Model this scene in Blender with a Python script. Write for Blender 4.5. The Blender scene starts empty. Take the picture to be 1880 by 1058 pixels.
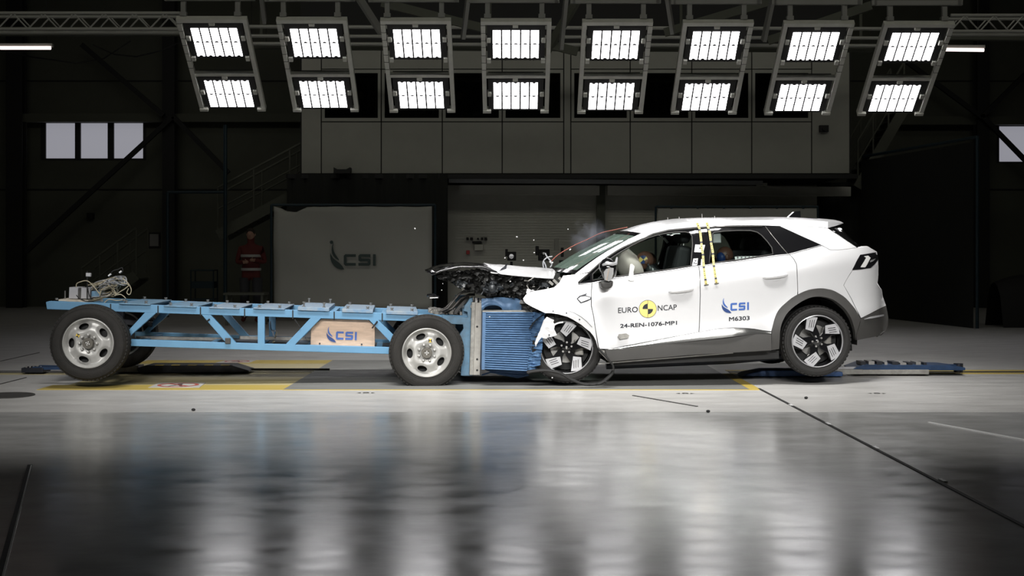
import bpy, bmesh, math, random
from mathutils import Vector, Matrix, Euler, noise
from mathutils.geometry import delaunay_2d_cdt
R = math.radians
sc = bpy.context.scene
COL = sc.collection
# ------------------------------------------------------------------ camera, world, lamps, exposure
F = 2400.0; CX = 940.0; HY = 466.0; CAMZ = 1.32; CAMY = -13.0
cam = bpy.data.cameras.new('camera'); cam.sensor_width = 36; cam.lens = F / 1880 * 36
cam.shift_y = (HY - 529) / 1880; cam.clip_end = 200
co = bpy.data.objects.new('camera', cam); COL.objects.link(co)
co.location = (0, CAMY, CAMZ); co.rotation_euler = (R(90), 0, 0); sc.camera = co
w = bpy.data.worlds.new('World'); sc.world = w; w.use_nodes = True
w.node_tree.nodes['Background'].inputs[0].default_value = (.75, .85, 1, 1)
w.node_tree.nodes['Background'].inputs[1].default_value = .5
sc.view_settings.view_transform = 'Standard'; sc.view_settings.look = 'None'
sc.view_settings.exposure = 0.0; sc.view_settings.gamma = 1; sc.view_settings.use_curve_mapping = False
sc.cycles.max_bounces = 8; sc.cycles.use_denoising = True
CELL_POWER = 8.0
FRONT_POWER = 18.0
FILL_POWER = 12.5
TUBE_POWER = 2.4
HALL_FILL_POWER = 42.0
# overhead film lamps, and an added fill row on the camera side (out of the picture)
def lamp(loc, aim, power, spread, size, col=(1, .985, .96), sy=None):
    ld = bpy.data.lights.new('unseen_lamp', 'AREA'); ld.shape = 'RECTANGLE'; ld.size = size; ld.size_y = sy or size
    ld.energy = power; ld.spread = R(spread); ld.color = col
    lo = bpy.data.objects.new('unseen_lamp', ld); COL.objects.link(lo); lo.location = loc
    lo.rotation_euler = (Vector(aim) - Vector(loc)).to_track_quat('-Z', 'Y').to_euler()
for i in range(8):
    k = i - 3.5
    lamp((k * 1.0 + .35, -2.4, 7.2), (k * .95 + .35, .7, 0), FRONT_POWER, 54, .9)
    lamp((k * 1.25 - .1, -8.5, 3.9), (k * 1.1 - .1, -.6, .0), FILL_POWER, 44, .6)  # low row added as fill for the car and trolley sides
# unseen lamps added under the roof to brighten the office and back wall
lamp((0, 3.0, 8.7), (0, 13.5, 3.6), HALL_FILL_POWER * 1.35, 84, 22, (1, .98, .86), 1.2)
lamp((0, 11.5, 8.7), (0, 16, 1), HALL_FILL_POWER * .45, 120, 22, (1, .98, .86), 1.2)

# ------------------------------------------------------------------ helpers
def ray(px, py): return Vector(((px - CX) / F, 1, -(py - HY) / F))
def W(px, py, D): return Vector((0, CAMY, CAMZ)) + ray(px, py) * D
def WF(px, py):                      # point on the floor under a pixel
    D = F * CAMZ / (py - HY); p = W(px, py, D); p.z = 0; return p
class Frame:
    def __init__(s, M): s.M = M; s.I = M.inverted(); s.o = s.I @ Vector((0, CAMY, CAMZ))
    def at(s, px, py, y):
        d = s.I.to_3x3() @ ray(px, py); t = (y - s.o.y) / d.y
        return s.o + d * t
    def surf(s, px, py, fn, off=0):
        y = -.85
        for _ in range(14):
            p = s.at(px, py, y); ny = -fn(p.x, p.z) - off
            y = y * .4 + ny * .6
        return s.at(px, py, y)
def mesh(name, vs, fs, mats, parent=None, smooth=False, mi=None, angle=None):
    m = bpy.data.meshes.new(name); m.from_pydata([tuple(v) for v in vs], [], fs)
    for a in (mats if isinstance(mats, (list, tuple)) else [mats]): m.materials.append(a)
    if mi: m.polygons.foreach_set('material_index', mi)
    if smooth or angle: m.polygons.foreach_set('use_smooth', [True] * len(m.polygons))
    if angle: m.set_sharp_from_angle(angle=R(angle))
    m.update()
    o = bpy.data.objects.new(name, m); COL.objects.link(o); o.parent = parent
    return o
def thing(name, label, cat, M=None, loc=None, group=None):
    o = bpy.data.objects.new(name, None); COL.objects.link(o); o.empty_display_size = .2
    if M is not None: o.matrix_world = M
    if loc is not None: o.location = loc
    o['label'] = label; o['category'] = cat
    if group: o['group'] = group
    return o
def empty(name, parent, loc=(0, 0, 0), rot=(0, 0, 0)):
    o = bpy.data.objects.new(name, None); COL.objects.link(o); o.parent = parent; o.location = loc; o.rotation_euler = rot
    o.empty_display_size = .1; return o
def tag(o, label, cat, group=None, kind=None):
    o['label'] = label; o['category'] = cat
    if group: o['group'] = group
    if kind: o['kind'] = kind
    return o
def struct(o): o['kind'] = 'structure'; return o
def bevel(o, wd=.005, seg=2):
    b = o.modifiers.new('bevel', 'BEVEL'); b.width = wd; b.segments = seg; b.limit_method = 'ANGLE'; b.angle_limit = R(40); return o
def dup(o, parent=None, M=None):
    c = o.copy(); COL.objects.link(c)
    if parent is not None: c.parent = parent
    for ch in list(o.children): dup(ch, c)
    return c
class MB:
    def __init__(s): s.v = []; s.f = []; s.mi = []; s.m = 0
    def add(s, vs, fs):
        b = len(s.v); s.v += [Vector(v) for v in vs]; s.f += [[i + b for i in f] for f in fs]; s.mi += [s.m] * len(fs); return s
    def box(s, a, b, M=None):
        x0, y0, z0 = a; x1, y1, z1 = b
        vs = [Vector(p) for p in ((x0,y0,z0),(x1,y0,z0),(x1,y1,z0),(x0,y1,z0),(x0,y0,z1),(x1,y0,z1),(x1,y1,z1),(x0,y1,z1))]
        if M is not None: vs = [M @ v for v in vs]
        return s.add(vs, [(0,3,2,1),(4,5,6,7),(0,1,5,4),(1,2,6,5),(2,3,7,6),(3,0,4,7)])
    def bar(s, p, q, wd, h, up=(0, 0, 1)):       # rectangular section bar from p to q; wd sideways, h along up
        p, q = Vector(p), Vector(q); d = (q - p).normalized(); u = Vector(up); sd = d.cross(u)
        if sd.length < 1e-4: sd = d.cross(Vector((0, 1, 0)))
        sd.normalize(); u = sd.cross(d)
        vs = []
        for c in (p, q):
            for a, b in ((-1, -1), (1, -1), (1, 1), (-1, 1)): vs.append(c + sd * a * wd / 2 + u * b * h / 2)
        return s.add(vs, [(0,1,2,3),(7,6,5,4),(0,4,5,1),(1,5,6,2),(2,6,7,3),(3,7,4,0)])
    def tube(s, pts, r, n=8, cap=True):
        pts = [Vector(p) for p in pts]; k = len(pts); vs = []; prev = None
        for i, p in enumerate(pts):
            d = (pts[min(i + 1, k - 1)] - pts[max(i - 1, 0)]).normalized()
            if prev is None: a = d.orthogonal().normalized()
            else: a = (prev - d * prev.dot(d)).normalized()
            prev = a; b = d.cross(a); rr = r[i] if isinstance(r, (list, tuple)) else r
            for j in range(n):
                t = 2 * math.pi * j / n; vs.append(p + a * math.cos(t) * rr + b * math.sin(t) * rr)
        fs = [(i*n+j, i*n+(j+1)%n, (i+1)*n+(j+1)%n, (i+1)*n+j) for i in range(k-1) for j in range(n)]
        if cap: fs += [tuple(range(n))[::-1], tuple(range((k-1)*n, k*n))]
        return s.add(vs, fs)
    def ribbon(s, pts, wv, t):                  # flat strip of thickness t, width vector wv
        pts = [Vector(p) for p in pts]; wv = Vector(wv); k = len(pts); vs = []
        for i, p in enumerate(pts):
            d = (pts[min(i + 1, k - 1)] - pts[max(i - 1, 0)]).normalized(); nn = d.cross(wv).normalized() * t / 2
            vs += [p - wv / 2 - nn, p + wv / 2 - nn, p + wv / 2 + nn, p - wv / 2 + nn]
        fs = [(i*4+j, i*4+(j+1)%4, (i+1)*4+(j+1)%4, (i+1)*4+j) for i in range(k-1) for j in range(4)]
        return s.add(vs, fs + [(3, 2, 1, 0), tuple(range(4*k-4, 4*k))])
    def lathe(s, prof, n=32, c=(0, 0, 0), axis='y', a0=0, a1=2*math.pi):   # prof: (radius, along)
        full = abs(a1 - a0 - 2*math.pi) < 1e-6; c = Vector(c); vs = []; m = n if full else n + 1
        for r, h in prof:
            for j in range(m):
                t = a0 + (a1 - a0) * j / n; a, b = r * math.cos(t), r * math.sin(t)
                vs.append(c + Vector((a, h, b) if axis == 'y' else (a, b, h) if axis == 'z' else (h, a, b)))
        fs = [(i*m+j, i*m+(j+1)%m, (i+1)*m+(j+1)%m, (i+1)*m+j) for i in range(len(prof)-1) for j in range(n)]
        return s.add(vs, fs)
    def prism(s, poly, y0, y1, M=None):         # poly of (x,z), extruded along y
        k = len(poly); vs = [Vector((x, y0, z)) for x, z in poly] + [Vector((x, y1, z)) for x, z in poly]
        if M is not None: vs = [M @ v for v in vs]
        return s.add(vs, [tuple(range(k)), tuple(range(2*k-1, k-1, -1))] + [(i, i+k, (i+1)%k+k, (i+1)%k) for i in range(k)])
    def ball(s, c, r, n=12, m=8, M=None):
        c = Vector(c); rx, ry, rz = r if isinstance(r, (tuple, list)) else (r, r, r); vs = []
        for i in range(m + 1):
            a = math.pi * i / m
            for j in range(n):
                b = 2 * math.pi * j / n; v = Vector((rx*math.sin(a)*math.cos(b), ry*math.sin(a)*math.sin(b), rz*math.cos(a)))
                vs.append(c + (M @ v if M is not None else v))
        return s.add(vs, [(i*n+j, (i+1)*n+j, (i+1)*n+(j+1)%n, i*n+(j+1)%n) for i in range(m) for j in range(n)])
    def build(s, name, mats, parent=None, smooth=False, angle=None):
        return mesh(name, s.v, s.f, mats, parent, smooth, s.mi if isinstance(mats, (list, tuple)) else None, angle)

def mat(name, col, rough=.5, metal=0, var=.0, vs=6, bump=0, bs=40, coat=0, spec=.5, col2=None, stretch=None, emit=None, est=0):
    m = bpy.data.materials.new(name); m.use_nodes = True; nt = m.node_tree; b = nt.nodes['Principled BSDF']
    b.inputs['Base Color'].default_value = (*col, 1); b.inputs['Roughness'].default_value = rough
    b.inputs['Metallic'].default_value = metal; b.inputs['Coat Weight'].default_value = coat
    b.inputs['Coat Roughness'].default_value = .06; b.inputs['Specular IOR Level'].default_value = spec
    if emit: b.inputs['Emission Color'].default_value = (*emit, 1); b.inputs['Emission Strength'].default_value = est
    if var or bump:
        tc = nt.nodes.new('ShaderNodeTexCoord'); mp = nt.nodes.new('ShaderNodeMapping'); nt.links.new(tc.outputs['Object'], mp.inputs[0])
        if stretch: mp.inputs['Scale'].default_value = stretch
    if var:
        n = nt.nodes.new('ShaderNodeTexNoise'); n.inputs['Scale'].default_value = vs; n.inputs['Detail'].default_value = 6; n.inputs['Roughness'].default_value = .65
        nt.links.new(mp.outputs[0], n.inputs['Vector'])
        cr = nt.nodes.new('ShaderNodeValToRGB'); cr.color_ramp.elements[0].position = .3; cr.color_ramp.elements[1].position = .72
        c2 = col2 or tuple(c * (1 - var) for c in col)
        cr.color_ramp.elements[0].color = (*c2, 1); cr.color_ramp.elements[1].color = (*col, 1)
        nt.links.new(n.outputs['Fac'], cr.inputs[0]); nt.links.new(cr.outputs[0], b.inputs['Base Color'])
    if bump:
        n2 = nt.nodes.new('ShaderNodeTexNoise'); n2.inputs['Scale'].default_value = bs; n2.inputs['Detail'].default_value = 4
        nt.links.new(mp.outputs[0], n2.inputs['Vector'])
        bp = nt.nodes.new('ShaderNodeBump'); bp.inputs['Strength'].default_value = bump; bp.inputs['Distance'].default_value = .01
        nt.links.new(n2.outputs['Fac'], bp.inputs['Height']); nt.links.new(bp.outputs[0], b.inputs['Normal'])
    return m
def glassmat(name, tint=(.6, .7, .66), gloss=1.0, rough=.02, haze=None, hf=0):
    m = bpy.data.materials.new(name); m.use_nodes = True; nt = m.node_tree; nt.nodes.remove(nt.nodes['Principled BSDF'])
    out = nt.nodes['Material Output']; t = nt.nodes.new('ShaderNodeBsdfTransparent'); t.inputs[0].default_value = (*tint, 1)
    g = nt.nodes.new('ShaderNodeBsdfGlossy'); g.inputs['Roughness'].default_value = rough
    fr = nt.nodes.new('ShaderNodeFresnel'); fr.inputs[0].default_value = 1.5
    mu = nt.nodes.new('ShaderNodeMath'); mu.operation = 'MULTIPLY'; mu.inputs[1].default_value = gloss; nt.links.new(fr.outputs[0], mu.inputs[0])
    mx = nt.nodes.new('ShaderNodeMixShader'); nt.links.new(mu.outputs[0], mx.inputs[0]); src = t.outputs[0]
    if haze:
        d = nt.nodes.new('ShaderNodeBsdfDiffuse'); d.inputs[0].default_value = (*haze, 1); m2 = nt.nodes.new('ShaderNodeMixShader'); m2.inputs[0].default_value = hf; nt.links.new(t.outputs[0], m2.inputs[1]); nt.links.new(d.outputs[0], m2.inputs[2]); src = m2.outputs[0]
    nt.links.new(src, mx.inputs[1]); nt.links.new(g.outputs[0], mx.inputs[2])
    nt.links.new(mx.outputs[0], out.inputs[0]); return m
M = {}
M['paint'] = mat('white_paint', (.82, .82, .83), .36, .3, coat=.6)
M['paint_in'] = mat('white_inner', (.6, .6, .6), .5)
M['clad'] = mat('grey_plastic', (.055, .053, .05), .55, var=.15, bump=.1, bs=300)
M['gblack'] = mat('gloss_black', (.008, .008, .009), .08, coat=.5)
M['black'] = mat('matt_black', (.012, .012, .012), .7)
M['dark'] = mat('dark_interior', (.02, .021, .024), .75, var=.3)
M['rubber'] = mat('rubber', (.018, .017, .016), .75, var=.25, vs=20, bump=.2, bs=120)
M['rubber2'] = mat('rubber_dusty', (.020, .018, .0155), .8, var=.4, vs=9, bump=.3, bs=90)
M['chrome'] = mat('machined_alloy', (.68, .68, .70), .28, .5)
M['steelwheel'] = mat('silver_wheel', (.50, .495, .475), .42, .35, var=.12, vs=7)
M['steel'] = mat('steel', (.5, .49, .47), .4, .8, var=.3, vs=15)
M['galv'] = mat('galvanised', (.40, .39, .36), .55, .5, var=.4, vs=18, bump=.2, bs=60)
M['tblue'] = mat('light_blue_paint', (.13, .31, .50), .45, var=.12, vs=5, bump=.05, bs=200)
M['tblue2'] = mat('worn_blue_paint', (.14, .30, .46), .5, var=.55, vs=12, col2=(.11, .18, .24))
M['hblue'] = mat('honeycomb_blue', (.11, .215, .385), .45, .15, var=.3, vs=14)
M['hblue2'] = mat('honeycomb_dark_blue', (.055, .13, .28), .6, var=.4, vs=10)
M['wood'] = mat('plywood', (.72, .52, .38), .6, var=.25, vs=9, stretch=(1, 1, 5))
M['yellow'] = mat('yellow', (.75, .52, .06), .5)
M['lyellow'] = mat('pale_yellow', (.85, .68, .22), .5)
M['ink'] = mat('dark_ink', (.02, .022, .03), .5)
M['navy'] = mat('navy_ink', (.02, .055, .20), .45)
M['lblue'] = mat('blue_ink', (.05, .13, .42), .45)
M['white'] = mat('white', (.8, .8, .8), .5)
M['red'] = mat('red', (.5, .03, .03), .5)
M['rig'] = mat('rig_aluminium', (.82, .82, .74), .5, .3, var=.15)
M['rigd'] = mat('rig_housing', (.018, .018, .017), .6)
M['truss'] = mat('truss_steel', (.40, .40, .37), .5, .3)
M['cream'] = mat('office_panel', (.34, .34, .30), .6, var=.1, vs=2)
M['wallm'] = mat('hall_cladding', (.10, .105, .08), .7, var=.2, vs=1)
M['curt'] = mat('black_curtain', (.012, .013, .011), .9, var=.3, vs=3, stretch=(6, 6, 1))
M['banner'] = mat('banner_cloth', (.44, .44, .40), .75, var=.06, vs=1.5, bump=.4, bs=2.2)
M['green'] = mat('dark_green_ink', (.05, .075, .07), .7)
M['pipe'] = mat('frame_teal', (.010, .028, .04), .5)
M['glass'] = glassmat('side_glass', (.86, .9, .88), .8)
M['wsglass'] = glassmat('windscreen_glass', (.34, .46, .41), .4, .05, (.30, .42, .35), .45)
M['oglass'] = glassmat('office_glass', (.4, .42, .4), 1.0)
M['dglass'] = mat('privacy_glass', (.006, .006, .006), .06, coat=.3)
M['skin'] = mat('dummy_vinyl', (.15, .072, .05), .42)
M['bag'] = mat('airbag_cloth', (.95, .80, .76), .8, var=.05, vs=3, bump=.3, bs=8)
M['cable'] = mat('cable_beige', (.42, .37, .26), .6)
M['cable2'] = mat('cable_grey', (.35, .36, .38), .5)
M['cable3'] = mat('cable_red', (.35, .10, .07), .6)
M['cell'] = mat('led_cell', (.9, .9, .9), .5, emit=(1, .98, 1), est=CELL_POWER)
M['tube'] = mat('fluorescent', (.9, .9, .9), .5, emit=(1, .82, .78), est=TUBE_POWER)
M['day'] = mat('frosted_pane', (.6, .6, .65), .5, emit=(.60, .60, .68), est=.42)
# ------------------------------------------------------------------ hall: floor, walls, ceiling
XW, Y0, Y1, ZC = 15.0, -17.0, 19.5, 9.0
def floormat(name, c1, c2, rough, rvar, spec, scale=(.35, 1.3, 1), coat=0):
    m = bpy.data.materials.new(name); m.use_nodes = True; nt = m.node_tree; b = nt.nodes['Principled BSDF']
    tc = nt.nodes.new('ShaderNodeTexCoord'); mp = nt.nodes.new('ShaderNodeMapping'); mp.inputs['Scale'].default_value = scale
    nt.links.new(tc.outputs['Object'], mp.inputs[0])
    n = nt.nodes.new('ShaderNodeTexNoise'); n.inputs['Scale'].default_value = 2.0; n.inputs['Detail'].default_value = 9; n.inputs['Roughness'].default_value = .68
    nt.links.new(mp.outputs[0], n.inputs['Vector'])
    cr = nt.nodes.new('ShaderNodeValToRGB'); cr.color_ramp.elements[0].position = .25; cr.color_ramp.elements[1].position = .75
    cr.color_ramp.elements[0].color = (*c2, 1); cr.color_ramp.elements[1].color = (*c1, 1)
    nt.links.new(n.outputs['Fac'], cr.inputs[0]); nt.links.new(cr.outputs[0], b.inputs['Base Color'])
    n2 = nt.nodes.new('ShaderNodeTexNoise'); n2.inputs['Scale'].default_value = 3.1; n2.inputs['Detail'].default_value = 6
    nt.links.new(mp.outputs[0], n2.inputs['Vector'])
    mr = nt.nodes.new('ShaderNodeMapRange'); mr.inputs['From Min'].default_value = .3; mr.inputs['From Max'].default_value = .7
    mr.inputs['To Min'].default_value = rough - rvar; mr.inputs['To Max'].default_value = rough + rvar
    nt.links.new(n2.outputs['Fac'], mr.inputs['Value']); nt.links.new(mr.outputs[0], b.inputs['Roughness'])
    n3 = nt.nodes.new('ShaderNodeTexNoise'); n3.inputs['Scale'].default_value = 5; n3.inputs['Detail'].default_value = 5
    nt.links.new(mp.outputs[0], n3.inputs['Vector'])
    bp = nt.nodes.new('ShaderNodeBump'); bp.inputs['Strength'].default_value = .05; bp.inputs['Distance'].default_value = .01
    nt.links.new(n3.outputs['Fac'], bp.inputs['Height']); nt.links.new(bp.outputs[0], b.inputs['Normal'])
    b.inputs['Specular IOR Level'].default_value = spec; b.inputs['Coat Weight'].default_value = coat; b.inputs['Coat Roughness'].default_value = .1
    return m
M['floor'] = floormat('track_concrete', (.60, .59, .57), (.42, .41, .395), .38, .08, .45, (.7, 2.2, 1))
M['floor2'] = floormat('dimmed_concrete', (.54, .535, .52), (.37, .37, .36), .21, .06, .5, (.8, 1.5, 1))  # copy of the one floor concrete, darkened for the weaker foreground light
M['floor3'] = floormat('worn_yellow', (.50, .42, .20), (.44, .39, .27), .5, .1, .4)
YJ = WF(940, 757).y
f = MB(); f.box((-XW, YJ + .012, -.1), (XW, Y1, 0)); struct(f.build('floor', M['floor']))
f = MB(); f.box((-XW, Y0, -.1), (XW, YJ, 0)); struct(f.build('floor', M['floor2']))
f = MB(); f.box((-XW, YJ, -.1), (XW, YJ + .012, -.006)); struct(f.build('trim_1', M['clad']))
f = MB(); f.box((-XW, Y0, ZC), (XW, Y1, ZC + .1)); struct(f.build('ceiling', M['wallm']))
f = MB(); f.box((-XW - .1, Y0, 0), (-XW, Y1, ZC)); struct(f.build('wall_left', M['wallm']))
f = MB(); f.box((XW, Y0, 0), (XW + .1, Y1, ZC)); struct(f.build('wall_right', M['wallm']))
f = MB(); f.box((-XW, Y0 - .1, 0), (XW, Y0, ZC)); struct(f.build('wall_front', M['wallm']))
DB = Y1 - CAMY
def rect(px0, py0, px1, py1, D):
    a = W(px0, py0, D); b = W(px1, py1, D); return a.x, a.z, b.x, b.z      # x0, ztop, x1, zbottom
# back wall built round its two window openings
wl = rect(75, 223, 268, 294, DB); wr = rect(1830, 229, 1975, 299, DB)
bw = bpy.data.objects.new('wall_back', None); COL.objects.link(bw); bw['kind'] = 'structure'
m = MB()
xs = [-XW, wl[0], wl[2], wr[0], wr[2], XW]
for a, b in zip(xs[:-1], xs[1:]):
    win = wl if a == wl[0] else wr if a == wr[0] else None
    if win: m.box((a, Y1, 0), (b, Y1 + .15, win[3])); m.box((a, Y1, win[1]), (b, Y1 + .15, ZC))
    else: m.box((a, Y1, 0), (b, Y1 + .15, ZC))
m.build('wall_shell', M['wallm'], bw)
for zz in (2.9, 5.6):
    m = MB(); m.box((-XW, Y1 - .03, zz), (XW, Y1, zz + .03)); m.build('wall_joint', M['black'], bw)
def window(name, panes, outer):
    e = bpy.data.objects.new(name, None); COL.objects.link(e); e['kind'] = 'structure'
    x0, z1, x1, z0 = outer
    fr = MB(); ps = []
    for (a, t, b, bt) in panes:
        q = rect(a, t, b, bt, DB); ps.append(q)
    fr.box((x0, Y1 - .02, z0), (x1, Y1 + .1, ps[0][3])); fr.box((x0, Y1 - .02, ps[0][1]), (x1, Y1 + .1, z1))
    ed = [x0] + [v for q in ps for v in (q[0], q[2])] + [x1]
    for i in range(0, len(ed), 2):
        if ed[i + 1] > ed[i]: fr.box((ed[i], Y1 - .02, ps[0][3]), (ed[i + 1], Y1 + .1, ps[0][1]))
    fr.build('window_frame', M['rigd'], e)
    for q in ps:
        g = MB(); g.box((q[0], Y1 + .04, q[3]), (q[2], Y1 + .06, q[1])); g.build('pane', M['day'], e)
window('window_1', [(84, 226, 138, 291), (148, 226, 198, 291), (209, 226, 263, 291)], wl)
window('window_2', [(1834, 232, 1893, 297), (1903, 232, 1953, 297), (1960, 232, 1974, 297)], wr)
# steel bracing and columns in front of the back wall
DC = DB - .35
def P(px, py, D): return W(px, py, D)
def beam(name, pts, wd, h, D, label, mt='wallm', cat='beam', group=None):
    m = MB()
    for p, q in pts: m.bar(P(*p, D), P(*q, D), wd, h)
    return tag(m.build(name, M[mt]), label, cat, group)
def column(px, wd, label):
    p = P(px, 500, DC - .2); m = MB(); x = p.x; y = p.y
    m.box((x - wd/2, y - .15, 0), (x + wd/2, y - .13, ZC)); m.box((x - wd/2, y + .13, 0), (x + wd/2, y + .15, ZC)); m.box((x - .01, y - .13, 0), (x + .01, y + .13, ZC))
    return tag(m.build('steel_column', M['black']), label, 'column')
column(30, .4, 'wide dark steel column near the left edge of the hall wall')
column(312, .3, 'dark steel column right of the three bright panes')
column(1802, .3, 'dark steel column left of the partly cut off bright window')
beam('wall_beam', [((30, 217), (556, 217))], .2, .2, DC, 'dark horizontal steel beam on the wall above the three bright panes', 'wallm')
beam('wall_beam', [((1640, 222), (1990, 222))], .2, .2, DC, 'dark horizontal steel beam above the window at the right edge', 'wallm')
for a, b, l in (((150, 82), (300, 212), 'diagonal brace running down to the right over the three bright panes'),
                ((318, 214), (48, 462), 'long diagonal brace crossing the rightmost of the three bright panes'),
                ((318, 214), (420, 318), 'diagonal brace falling right from the column by the three panes'),
                ((1640, 95), (1802, 215), 'diagonal brace falling right towards the right hand window'),
                ((1802, 212), (1985, 400), 'diagonal brace crossing the window at the right edge'),
                ((1802, 215), (1960, 60), 'diagonal brace rising right above the right edge window')):
    beam('cross_brace', [(a, b)], .09, .11, DC - .50, l, 'black', 'brace')
# ------------------------------------------------------------------ raised control office
DO = 27.0; YO = CAMY + DO
of = bpy.data.objects.new('wall_office', None); COL.objects.link(of); of['kind'] = 'structure'
zb = P(0, 320, DO).z; zs = P(0, 223, DO).z; zt = P(0, 128, DO).z; ztop = P(0, 88, DO).z
xs = [P(x, 0, DO).x for x in (553, 590, 700, 812, 922, 1035, 1048, 1157, 1270, 1380, 1490, 1560)]
m = MB(); m.box((xs[0], YO + .02, zb), (xs[-1], YO + .06, zs)); m.box((xs[0], YO + .02, zt), (xs[-1], YO + .06, ztop + 1.2))
m.box((xs[0], YO + .02, zs), (xs[1], YO + .06, zt)); m.box((xs[5], YO + .02, zs), (xs[6], YO + .06, zt)); m.box((xs[10], YO + .02, zs), (xs[11], YO + .06, zt))
m.box((xs[0] - .02, YO + .02, zb), (xs[0], YO + 4, ztop + 1.2)); m.box((xs[-1], YO + .02, zb), (xs[-1] + .02, YO + 4, ztop + 1.2))
m.box((xs[0], YO + .06, zb - .05), (xs[-1], YO + 4, zb)); m.box((xs[0], YO + 3.9, zb), (xs[-1], YO + 4, ztop + 1.2))
m.build('office_shell', M['black'], of)
for a, b in zip(xs[:-1], xs[1:]):
    win = (b - a) > 1.0
    q = MB(); q.box((a + .012, YO - .01, zb + .02), (b - .012, YO + .02, (zs if win else ztop) - .02)); q.build('panel', M['cream'], of)
    if win:
        q = MB(); q.box((a + .012, YO - .01, zt + .02), (b - .012, YO + .02, ztop - .02)); q.build('panel', M['cream'], of)
        fr = MB(); t = .07
        fr.box((a + .012, YO - .015, zs), (b - .012, YO + .04, zs + t)); fr.box((a + .012, YO - .015, zt - t), (b - .012, YO + .04, zt))
        fr.box((a + .012, YO - .015, zs + t), (a + t, YO + .04, zt - t)); fr.box((b - t, YO - .015, zs + t), (b - .012, YO + .04, zt - t))
        fo = fr.build('window_frame', M['cream'], of)
        g = MB(); g.box((a + t, YO + .01, zs + t), (b - t, YO + .02, zt - t)); g.build('pane', M['oglass'], fo)
m = MB(); m.box((xs[0] - .3, YO - .08, P(0, 328, DO).z), (xs[-1] + .15, YO + .1, zb)); struct(m.build('trim_2', M['black']))
m = MB(); x, z1, x2, z0 = rect(1503, 231, 1519, 243, DO); m.box((x, YO - .12, z0), (x2, YO - .012, z1)); m.tube([(x + .09, YO - .16, (z0 + z1) / 2), (x + .09, YO - .1, (z0 + z1) / 2)], .05, 10)
tag(m.build('wall_box', M['black']), 'small black box mounted on the last office panel at the right', 'box')
m = MB(); x, z1, x2, z0 = rect(616, 309, 646, 320, DO); m.prism([(x, z0), (x2, z0), (x2, z1), (x2 - .08, z1 - .04), (x + .08, z1 - .04), (x, z1)], YO - .3, YO - .02)
tag(m.build('flood_lamp', M['black']), 'small dark lamp on the ledge under the office panels above the banner', 'lamp')
# lower hall below the office: curtain, ribbed wall, beam, pillar
def cbox(name, px0, py0, px1, D, mt, label, cat, depth=.06, z0=0):
    a = rect(px0, py0, px1, py0 + 1, D); m = MB(); y = CAMY + D
    m.box((a[0], y, z0), (a[2], y + depth, a[1])); return m.build(name, M[mt]), a
def curtain(px0, px1, pyt, D, label):
    a = W(px0, pyt, D); b = W(px1, pyt, D); n = max(12, int((b.x - a.x) / .09)); vs = []
    for i in range(n + 1):
        x = a.x + (b.x - a.x) * i / n; y = a.y + .05 * math.sin(i * 1.9) + .03 * math.sin(i * .7)
        vs += [(x, y, .02), (x, y + .01, a.z)]
    o = mesh('curtain', vs, [(2*i, 2*i+2, 2*i+3, 2*i+1) for i in range(n)], M['curt'], None, True)
    s = o.modifiers.new('s', 'SOLIDIFY'); s.thickness = .01
    return tag(o, label, 'curtain')
curtain(527, 822, 319, 26.9, 'black curtain hanging below the office behind the left banner')
curtain(1500, 1640, 335, 28.5, 'dark curtain hanging right of the low screen behind the car tail')
a = W(822, 340, 28.2); b = W(1500, 340, 28.2)
rw = bpy.data.objects.new('wall_lower', None); COL.objects.link(rw); rw['kind'] = 'structure'
m = MB(); n = 48; z = 0
M['ribw'] = mat('ribbed_wall', (.55, .55, .49), .6, var=.12, vs=2)
for i in range(n):
    z0 = a.z * i / n; z1 = a.z * (i + 1) / n
    m.box((a.x, a.y, z0), (b.x, a.y + .1, z1 - .012)); 
    m.box((a.x, a.y + .012, z1 - .012), (b.x, a.y + .1, z1))
o = m.build('ribbed_cladding', M['ribw'], rw); o['kind'] = 'stuff'
m = MB(); m.bar(W(1103, 340, 28.0) * 1, Vector((W(1103, 340, 28.0).x, W(1103, 340, 28).y, 0)), .18, .12, (0, 1, 0)); tag(m.build('wall_pillar', M['wallm']), 'thin dark pillar on the ribbed wall left of the car roof', 'pillar')
m = MB(); m.bar(W(824, 332, 27.6), W(1400, 336, 27.6), .1, .09); tag(m.build('door_rail', mat('rail_grey', (.32, .33, .33), .4, .5)), 'pale metal sliding door rail under the office edge', 'rail')
m = MB(); m.bar(W(845, 349, 27.8), W(1100, 350, 27.8), .2, .2); m.bar(W(1115, 350, 27.8), W(1560, 352, 27.8), .2, .2); m.box(*[tuple(v) for v in (W(1388, 356, 27.7), W(1408, 336, 27.75) + Vector((0, .15, 0)))])
tag(m.build('roller_cover', M['ribw']), 'grey roller shutter cover running under the metal rail', 'cover')
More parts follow.
